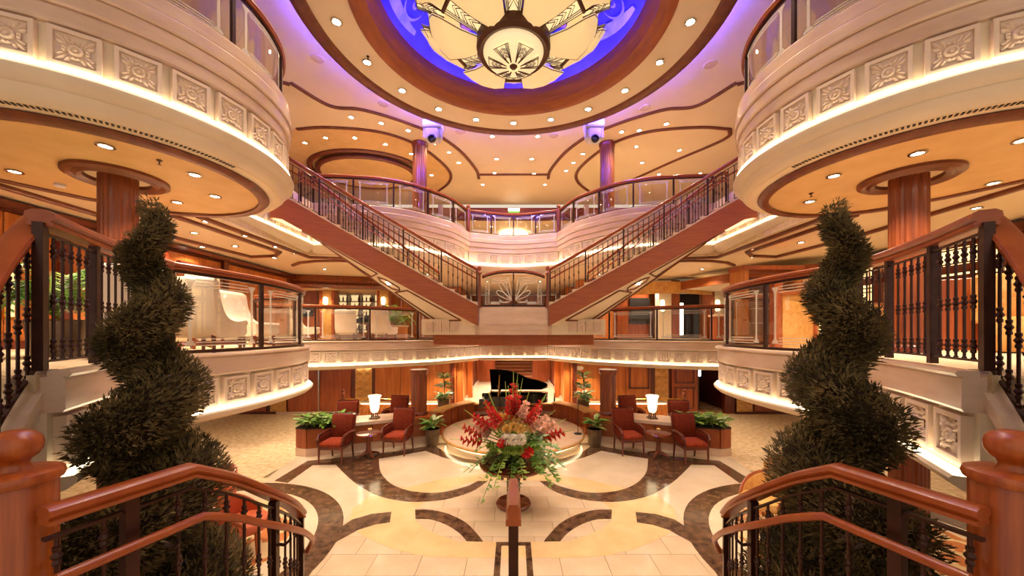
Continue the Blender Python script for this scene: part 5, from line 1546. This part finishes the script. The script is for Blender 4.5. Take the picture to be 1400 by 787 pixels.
for (x, y), rz, lab in (((5.05, 6.75), 2.6, 'tan tub chair on the carpet just outside the patterned circle'), ((3.95, 5.75), -1.2, 'tan tub chair on the cream ring facing the round alcove table'),
                        ((4.55, 4.55), .9, 'tan tub chair close to the topiary, turned to the alcove table'), ((5.75, 5.75), .3, 'tan tub chair between the alcove table and the fluted column'), ((4.15, 3.55), 2.2, 'tan tub chair under the balcony edge behind the newel post')):
    place(tub, ut, (x, y, .0125), rz, lab)
ot = None
def recolour(root, m):
    for ch in root.children:
        if ch.data and ch.data.materials[0] == MATS['tan_fabric']:
            ch.data = ch.data.copy(); ch.data.materials[0] = MATS[m]
us = []
for (x, y), rz, lab in (((-3.75, 5.05), 1.9, 'orange leather tub chair on the patterned alcove carpet'), ((-4.6, 4.15), 2.6, 'orange leather tub chair beside the topiary pot'), ((-4.9, 5.9), -.4, 'orange leather tub chair near the fluted alcove column'), ((-4.15, 3.45), -2.2, 'orange leather tub chair under the balcony edge')):
    o = copy_tree(tub); o.location = (x, y, .0125); o.rotation_euler = (0, 0, rz); o['label'] = lab; o['group'] = 'orange leather tub chairs'
    recolour(o, 'orange_leather')
for s in (-1, 1):
    x, y = 4.6*s, 5.15
    t = pedestal('round alcove table among the '+('orange leather chairs' if s < 0 else 'tan tub chairs'), (x, y, .0125))
    t['group'] = 'alcove tables'

# ================================================================ middle deck furniture
def make_dining():
    t = thing('lounge_chair', 'white leather lounge chair with a high flared back', 'chair', group='white leather chairs')
    prof = [(-.30, .44), (-.28, .36), (.2, .34), (.28, .40), (.34, .98), (.42, 1.02), (.38, .6), (.34, .3), (.28, .2), (-.3, .22), (-.34, .3)]
    prof = spline([(-.32, .45), (-.05, .43), (.14, .5), (.26, .7), (.32, .98), (.40, 1.0), (.42, .9), (.38, .6), (.33, .24), (.1, .2), (-.3, .22), (-.33, .36)], .07, closed=True)
    vs = []; fs = []; n = len(prof)
    for k in (-.32, -.29, .29, .32):
        q = .97 if abs(k) > .3 else 1
        for y, z, _ in prof:
            vs.append((k*(1 if z > .4 else .95), .04+(y-.04)*q, .5+(z-.5)*q))
    for j in range(3):
        fs += [(j*n+i, j*n+(i+1) % n, (j+1)*n+(i+1) % n, (j+1)*n+i) for i in range(n)]
    fs += [tuple(range(n)), tuple(range(3*n, 4*n))]
    MB().add(vs, fs).build('upholstery', 'white_leather', t, smooth=40, local=True)
    for x in (-.25, .25):
        for y in (-.25, .3):
            MB().tube([(x, y, .24), (x*1.02, y, 0)], [.035, .025], 4).build('leg', 'wood_dark', t, local=True)
    return t
dc = make_dining(); ud = []
for (x, y), rz, lab in (((-4.32, 5.2), PI+.1, 'white leather chair seen from behind, next to the topiary and the glass balustrade'),
                        ((-4.75, 6.6), PI/2, 'white leather chair in profile behind the etched glass'),
                        ((-4.5, 4.3), -2.2, 'white leather chair beside the fluted column behind the iron railing'),
                        ((-5.9, 5.4), -.9, 'white leather chair against the panelled wall side of the lounge'),
                        ((-5.6, 12.3), PI+.3, 'white leather chair at the far balustrade, opposite the wine rack'),
                        ((-4.35, 12.35), PI-.2, 'white leather chair at the far balustrade, next to the palm'),
                        ((-6.9, 12.2), 1.8, 'white leather chair at the far balustrade, in front of the black notice frame')):
    place(dc, ud, (x, y, Z6), rz, lab, scale=1.0)
sf = thing('sofa', 'long low white leather sofa in front of the panelled wall', 'sofa', (-6.7, 7.7, Z6))
MB().bbox((-6.7, 7.7, Z6+.28), (.8, 2.2, .36), .05).build('seat', 'white_leather', sf, smooth=40)
MB().bbox((-7.05, 7.7, Z6+.55), (.2, 2.2, .7), .05).build('backrest', 'white_leather', sf, smooth=40)
for y in (6.55, 8.85): MB().bbox((-6.7, y, Z6+.4), (.8, .16, .6), .05).build('arm', 'white_leather', sf, smooth=40)
MB().box((-6.7, 7.7, Z6+.05), (.7, 2.0, .1)).build('base', 'wood_dark', sf)
for (x, y), lab in (((-5.35, 6.1), 'small round lounge table between white leather chairs'), ((-5.0, 12.6), 'small round bar table between the far white chairs')):
    t = pedestal(lab, (x, y, Z6)); t['group'] = 'lounge tables'
# palms
def palm(name, label, x, y, z, H, n, seed, pot=True):
    t = thing(name, label, 'plant', (x, y, z))
    if pot: MB().lathe([(.2, 0), (.26, .4), (.24, .42)], 20, (x, y, z)).build('pot', 'pot', t, smooth=40)
    rn = random.Random(seed)
    for i in range(n):
        a = i*2.4; L = H*rn.uniform(.5, .75); z0 = z+.4+H*rn.uniform(0, .35)
        pts = []
        for k in range(8):
            u = k/7
            pts.append(Vector((x+L*.62*u*math.cos(a), y+L*.62*u*math.sin(a), z0+L*(u*.8-.75*u*u*u))))
        mm = MB().tube(pts, .007, 4)
        for k in range(2, 16):
            u = k/16; j = min(6, int(u*7)); f = u*7-j
            p = pts[j]*(1-f)+pts[j+1]*f
            for sd in (-1, 1):
                q = a+sd*1.0; l = .2*(1.1-.6*u)
                e = p+Vector((math.cos(q)*l, math.sin(q)*l, -.06)); c = (p+e)/2
                w = Vector((-math.sin(q), math.cos(q), 0))*.02
                mm.add([p, c+w, e, c-w], [(0, 1, 2, 3)])
        mm.build('frond', 'leaf' if i % 3 else 'leaf_light', t)
    return t
palm('potted_palm', 'bushy potted palm on the middle deck behind the iron railing', -5.22, 4.2, Z6, 1.25, 30, 4)
palm('potted_palm', 'potted palm under the stair flight on the far middle deck', -4.4, 13.6, Z6, 1.7, 26, 9)
palm('potted_palm', 'potted palm on the upper deck behind the violet column, plain ceiling side', 3.1, 13.4, Z7, 1.35, 20, 12)
palm('potted_palm', 'potted palm on the upper deck behind the violet column, orange dome side', -3.05, 13.5, Z7, 1.35, 20, 13)
ob = thing('planter_box', 'wooden planter box with pale top under the stair flight', 'planter', (-4.3, 13.6, Z6))
MB().bbox((-4.3, 13.0, Z6+.24), (1.0, .3, .46), .01).build('box', 'wood_panel', ob)
MB().bbox((-4.3, 13.0, Z6+.49), (1.06, .36, .05), .01).build('top', 'marble', ob)

# amber side: booth, bar counter, painting
bc = thing('bar_counter', 'curved cherry counter with tan front and scrolled end on the amber-lit side', 'counter', (5.6, 7.0, Z6))
cp = spline([(4.7, 6.55), (5.3, 6.75), (5.9, 7.15), (6.3, 7.7)])
MB().sweep(cp, [(-.05, Z6), (.05, Z6), (.05, Z6+.95), (-.05, Z6+.95)], 1).build('front', 'tan_fabric', bc, smooth=40)
MB().sweep(cp, [(-.09, Z6+.95), (.12, Z6+.95), (.12, Z6+1.02), (-.09, Z6+1.02)], 1).build('top', 'wood_rail', bc, smooth=40)
for p in (cp[0], cp[-1], cp[len(cp)//2]):
    MB().box((p[0], p[1], Z6+.62), (.14, .14, 1.24)).build('post', 'wood_panel_red', bc)
bt = thing('booth', 'high cherry booth with dark panels behind the iron railing on the amber-lit side', 'booth', (7.4, 5.2, Z6))
panels(bt, 6.4, 5.9, 8.6, 4.2, Z6, Z6+1.1, 3, 'wood_panel_red', name='back_panel')
MB().bbox((7.1, 4.6, Z6+.25), (1.4, .6, .46), .04, rz=-.66).build('seat', 'tan_fabric', bt, smooth=40)
MB().bbox((7.25, 4.85, Z6+.75), (1.5, .18, .7), .05, rz=-.66).build('backrest', 'tan_fabric', bt, smooth=40)
pa = thing('painting', 'framed warm-toned painting hung between the amber screens', 'painting', (9.5, 7.9, Z6+1.0))
MB().box((9.54, 7.9, Z6+1.05), (.06, 1.1, .9)).build('frame', 'wood_dark', pa)
MB().box((9.51, 7.9, Z6+1.05), (.04, .94, .74)).build('canvas', 'carpet_red', pa)
for (x, y), lab in (((7.4, 8.0), 'tan armchair behind the curved bar counter'), ((6.9, 6.5), 'tan armchair between the bar counter and the booth')):
    o = copy_tree(tub); o.location = (x, y, Z6); o.rotation_euler = (0, 0, 1.0); o['label'] = lab; o['group'] = 'tan armchairs on the middle deck'
ds = thing('display_case', 'wooden display case with glass shelves behind the curved balustrade', 'display case', (6.2, 9.0, Z6))
MB().box((6.2, 9.0, Z6+.1), (1.4, .5, .2)).build('base', 'wood_panel_red', ds)
for x in (5.55, 6.85):
    MB().box((x, 9.0, Z6+.95), (.16, .5, 1.7)).build('side_post', 'wood_panel', ds)
MB().box((6.2, 9.2, Z6+.9), (1.2, .04, 1.5)).build('back_panel', 'wood_dark', ds)
for z in (.5, .85, 1.2): MB().box((6.2, 9.0, Z6+z), (1.2, .4, .02)).build('shelf', 'frost', ds)
MB().box((6.2, 9.0, Z6+1.82), (1.5, .56, .1)).build('top', 'wood_panel_red', ds)

# upper deck figures of the far lounge: lamps and screens
for x, y, lab in ((-4.6, 14.2, 'orange dome side'), (4.4, 14.0, 'plain ceiling side')):
    f = thing('wall_art', 'framed amber panel on the upper deck wall, '+lab, 'picture', (x, 16.4, 7))
    MB().box((x, 16.5, 7.3), (1.5, .06, 1.5)).build('frame', 'wood_dark', f)
    MB().box((x, 16.46, 7.3), (1.3, .04, 1.3)).build('canvas', 'gold_wood', f)
for s in (-1, 1):
    c = thing('curved_bar', 'dark brown curved bar front on the round upper balcony above the '+BY[s], 'counter', (6.0*s, 5.4, Z7))
    pp = mir(arc(6.6, 5.4, 1.2, 110, 250, 16), s)
    MB().sweep(pp, [(-.05, Z7), (.05, Z7), (.05, Z7+1.15), (-.05, Z7+1.15)], 1).build('front', 'wood_dark', c, smooth=40)
    MB().sweep(pp, [(-.1, Z7+1.15), (.12, Z7+1.15), (.12, Z7+1.2), (-.1, Z7+1.2)], 1).build('top', 'wood_rail', c, smooth=40)
    # white stage projector at the column head
    x, y = 2.2*s, 10.0
    p = thing('stage_projector', 'white ceiling projector lit violet beside the column, '+('orange dome side' if s < 0 else 'plain ceiling side'), 'projector', (x, y, 8.7))
    MB().bbox((x, y, 8.68), (.5, .4, .2), .03).build('base', 'fixture', p)
    MB().bbox((x, y, 8.42), (.38, .32, .34), .05).build('head', 'fixture', p)
    for k in (-1, 1): MB().box((x+k*.22, y, 8.48), (.05, .16, .3)).build('yoke_arm', 'fixture', p)
    m = MB().lathe([(.1, 0), (.11, .06), (.07, .1), (.07, .06)], 16)
    m.v = [(x+a, y-.10-c_, 8.27+b) for a, b, c_ in m.v]
    m.build('lens', 'blackmat', p, smooth=40)
# exit signs
for x, y, z, lab in ((.02, 16.2, 8.47, 'on the beam of the far upper deck'), (8.9, 12.0, 4.635, 'under the curved canopy on the boutique side')):
    e = thing('exit_sign', 'small lit white and green exit sign '+lab, 'sign', (x, y, z))
    MB().box((x, y, z), (.5, .08, .1)).build('light_box', 'sign_white', e)
    MB().box((x, y, z-.08), (.5, .06, .06)).build('green_panel', 'sign_green', e)
# ================================================================ spiral topiaries
def topiary(x, y, label, seed, hand, phase, H=4.0, Z0=.5):
    t = thing('spiral_topiary', label, 'tree', (x, y, .012))
    MB().lathe([(.26, 0), (.30, .06), (.34, .42), (.37, .46), (.35, .5), (.32, .5)], 24, (x, y, .012)).build('pot', 'pot', t, smooth=40)
    MB().lathe([(.33, .44), (.33, .46)], 20, (x, y, .012)).build('soil', 'soil', t)
    MB().tube([(x, y, .4), (x, y, H-.15)], [.05, .02], 8).build('trunk', 'bark', t)
    rn = np.random.default_rng(seed)
    turn = lambda z: (H-Z0)/.42*np.log(.92/(.92-.42*(z-Z0)/(H-Z0)))
    def env(z):
        u = (z-Z0)/(H-Z0)
        return min(.62, .085+(H-z)*.175)
    # helical lobe: a fat tube wound round the trunk
    def centre(z, top=H):
        u = (z-Z0)/(H-Z0)
        R = env(z); a = phase+hand*2*PI*turn(z)
        return np.array([x+.33*R*math.cos(a), y+.33*R*math.sin(a), z]), R*.68
    zs = np.linspace(Z0, H-.1, 90)
    pts = [centre(z) for z in zs]
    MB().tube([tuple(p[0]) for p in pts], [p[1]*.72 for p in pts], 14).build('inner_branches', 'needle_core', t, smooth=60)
    # sprigs
    N = 60000
    V_ = np.zeros((N, 7, 3)); 
    zc = Z0+(H-.02-Z0)*(1-(1-rn.random(N))**.72)
    a = phase+hand*2*PI*turn(zc)
    u = (zc-Z0)/(H-Z0); R = np.minimum(.62, .085+(H-zc)*.175)
    C = np.stack([x+.33*R*np.cos(a), y+.33*R*np.sin(a), zc], 1)
    th = rn.random(N)*2*PI; ph = np.arcsin(rn.uniform(-1, 1, N))
    d = np.stack([np.cos(th)*np.cos(ph), np.sin(th)*np.cos(ph), np.sin(ph)], 1)
    rad = (R*.71)*rn.uniform(.74, 1.04, N)
    P = C+d*np.stack([rad, rad, np.minimum(rad*.8, .25)], 1)
    # sprigs sweep outwards and up along the spiral
    g = d*.8+np.stack([-hand*np.sin(a)*.6, hand*np.cos(a)*.6, np.full(N, .3)], 1)+rn.normal(0, .28, (N, 3))
    g /= np.linalg.norm(g, axis=1, keepdims=True)
    w = np.cross(g, rn.normal(0, 1, (N, 3))); w /= np.linalg.norm(w, axis=1, keepdims=True)
    L = rn.uniform(.025, .062, N)*(0.7+.5*R/.6)
    ww = (L*.13)[:, None]*w
    L = L[:, None]
    nrm = np.cross(g, w)
    V_[:, 0] = P; V_[:, 1] = P+g*L*.35+ww; V_[:, 2] = P+g*L*.35-ww; V_[:, 3] = P+g*L
    V_[:, 4] = P+g*L*.2; V_[:, 5] = P+g*L*.62+ww*3.2+nrm*L*.12; V_[:, 6] = P+g*L*.62-ww*3.2-nrm*L*.12
    base = (np.arange(N)*7)[:, None]
    tri = np.concatenate([base+np.array([[0, 1, 3]]), base+np.array([[0, 3, 2]]), base+np.array([[4, 1, 5]]), base+np.array([[4, 6, 2]])])
    me = bpy.data.meshes.new('foliage')
    me.from_pydata(V_.reshape(-1, 3)-np.array([x, y, .012]), [], tri.tolist())
    me.materials.append(MATS['needle'])
    o = bpy.data.objects.new('foliage', me); COL.objects.link(o); o.parent = t; o['kind'] = 'stuff'
    return t
topiary(-2.6, 2.62, 'tall spiral-cut evergreen topiary in front of the white leather chair deck', 5, 1, 2.2, H=4.0)
topiary(2.34, 2.62, 'tall spiral-cut evergreen topiary in front of the amber-lit deck', 8, -1, 1.6, H=3.98)

# ================================================================ downlights
DR = MB().lathe([(.075, 0), (.085, -.012), (.06, -.016), (.055, 0)], 16).mesh('trim_ring', 'chrome', smooth=40)
DL = MB().lathe([(.055, -.004), (.02, -.006)], 14).mesh('lamp_disc', 'lamp')
SPOTS = {}
def spot(power, size, blend=.6, color=WARM, r=.06):
    k = (power, size, color)
    if k not in SPOTS:
        d = bpy.data.lights.new('downlight_beam', 'SPOT')
        d.energy = power; d.spot_size = math.radians(size); d.spot_blend = blend; d.color = color; d.shadow_soft_size = r
        SPOTS[k] = d
    return SPOTS[k]
def downlight(x, y, z, label, group, power=0, size=120, scale=1.0):
    t = thing('downlight', label, 'ceiling lamp', (x, y, z), group=group)
    for me, nm in ((DR, 'trim_ring'), (DL, 'lamp_disc')):
        o = inst(me, nm, (x, y, z), 0, t, scale=(scale,)*3)
    if power:
        o = bpy.data.objects.new('downlight_beam', spot(power, size)); COL.objects.link(o)
        o.parent = t; o.location = (0, 0, -.03)
    return t
for i in range(20):
    a = math.radians(90+i*18)
    x, y = 3.12*math.cos(a), CY+3.12*math.sin(a)
    downlight(x, y, 8.528, 'round downlight in the cream ring round the blue dome', 'dome ring downlights', P_RING, 100, 1.15)
for px, py in ((480, 160), (521, 168), (558, 178), (594, 196), (614, 208), (627, 222), (797, 210), (784, 222), (774, 233), (850, 180), (874, 178), (911, 169)):
    x, y = at(px, py, ZC7); downlight(x, y, ZC7-.001, 'downlight in the cream band beyond the curved ceiling moulding', 'upper ceiling band downlights', P_UP)
for px, py in ((673, 186), (679, 217), (676, 236), (735, 186), (727, 217), (730, 237), (660, 252), (745, 252)):
    x, y = at(px, py, ZC7); downlight(x, y, ZC7-.001, 'downlight in the middle ceiling field towards the far balcony', 'middle ceiling field downlights', P_UP)
for px, py in ((417, 195), (445, 188), (485, 188), (527, 197), (562, 210), (590, 239)):
    x, y = at(px, py, ZC7-.012); downlight(x, y, ZC7-.013, 'downlight in the orange field round the ceiling dome', 'orange field downlights', P_UP)
for px, py in ((878, 222), (929, 205), (901, 238), (957, 237), (870, 200)):
    x, y = at(px, py, ZC7); downlight(x, y, ZC7-.001, 'downlight in the plain ceiling loop on the upper deck', 'plain loop downlights', P_UP)
for s, lst in ((-1, ((144, 199), (20, 234), (266, 238.6), (294, 268), (242, 276))), (1, ((1254.5, 209), (1398, 191), (1358, 250), (1107, 275), (1140, 240)))):
    for px, py in lst:
        x, y = at(px, py, 5.168); downlight(x, y, 5.168, 'downlight in the orange soffit over the '+BY[s], 'orange soffit downlights over the '+BY[s], P_MID)
for s, lst in ((-1, ((282, 302.5), (266, 318), (336, 322), (377, 337), (404, 346), (375, 352), (414, 358), (321.5, 336), (237, 326), (276.5, 337))), (1, ((1123, 308), (1071, 326), (1030, 340), (1095, 331), (1030, 351), (1335, 284)))):
    for px, py in lst:
        x, y = at(px, py, 5.198); downlight(x, y, 5.198, 'downlight in the cream middle-deck ceiling over the '+BY[s], 'cream ceiling downlights over the '+BY[s], P_MID)
for s in (-1, 1):
    for x, y in ((6.4, 12.4), (4.8, 13.0), (3.2, 13.6), (7.6, 14.2), (5.4, 15.0)):
        downlight(x*s, y, 5.198 if y < 14 else (4.735 if s < 0 and x < 8 else 5.198), 'downlight over the far middle deck on the side of the '+BY[s], 'far deck downlights by the '+BY[s], P_MID)
    for x, y in ((3.2, 12.4), (5.0, 12.0), (6.8, 12.2), (6.6, 9.2), (4.6, 11.0), (7.2, 6.4), (5.0, 6.6), (6.4, 3.6), (3.9, 5.4), (9.0, 9.0)):
        downlight(x*s, y, ZC5-.001, 'downlight in the lobby ceiling under the deck of the '+BY[s], 'lobby ceiling downlights under the '+BY[s], P_LOW)
for x, y in ((-2.5, 12.9), (2.5, 12.9), (-.8, 14.15), (.8, 14.15), (-1.9, 13.5), (1.9, 13.5)):  # added lamps with no visible source, to brighten the stage and low walls
    downlight(x, y, ZC5-.001, 'added fill downlight brightening the stage from under the middle deck edge', 'added stage fill downlights', P_LOW*2)
for y in (14.6, 16.6, 18.6, 20.6):
    for x in (-1.0, 1.0):
        downlight(x, y, 2.019, 'downlight in the corridor ceiling beyond the stage', 'corridor downlights', P_LOW*8)
for x in (-1.1, 0, 1.1):
    downlight(x, 15.2, 5.169, 'downlight over the landing steps under the far upper balcony', 'landing downlights', P_MID)
    downlight(x, 16.9+abs(x), 8.249, 'downlight in the upper lounge ceiling', 'upper lounge downlights', P_MID)
# smoke detectors and sprinklers
for px, py, z, lab in ((82, 252, 5.168, 'white smoke detector in the orange soffit over the white chairs'),):
    x, y = at(px, py, z)
    t = thing('smoke_detector', lab, 'detector', (x, y, z))
    MB().lathe([(.06, 0), (.06, -.03), (.03, -.045)], 16, (x, y, z)).build('housing', 'fixture', t, smooth=40)
for px, py, z, lab in ((218, 219, 5.168, 'small metal sprinkler head in the orange soffit over the white chairs'), (1109, 264, 5.168, 'small metal sprinkler head in the orange soffit on the amber-lit side'),
                       (503, 77, 8.528, 'sprinkler head in the cream dome ring, orange dome side'), (906, 81, 8.528, 'sprinkler head in the cream dome ring, plain ceiling side')):
    x, y = at(px, py, z)
    t = thing('sprinkler', lab, 'sprinkler', (x, y, z))
    MB().lathe([(.03, 0), (.03, -.01), (.008, -.015), (.008, -.05), (.025, -.055)], 10, (x, y, z)).build('head', 'bronze', t)
for px, py in ((434, 80), (524, 142), (971, 88), (882, 147), (629, 180), (757, 185)):
    x, y = at(px, py, ZC7)
    t = thing('ceiling_speaker', 'flat round cream speaker grille in the upper ceiling beside the dome ring', 'speaker', (x, y, ZC7), group='ceiling speakers')
    MB().lathe([(.14, 0), (.13, -.012), (.02, -.014)], 24, (x, y, ZC7)).build('grille', 'marble', t)
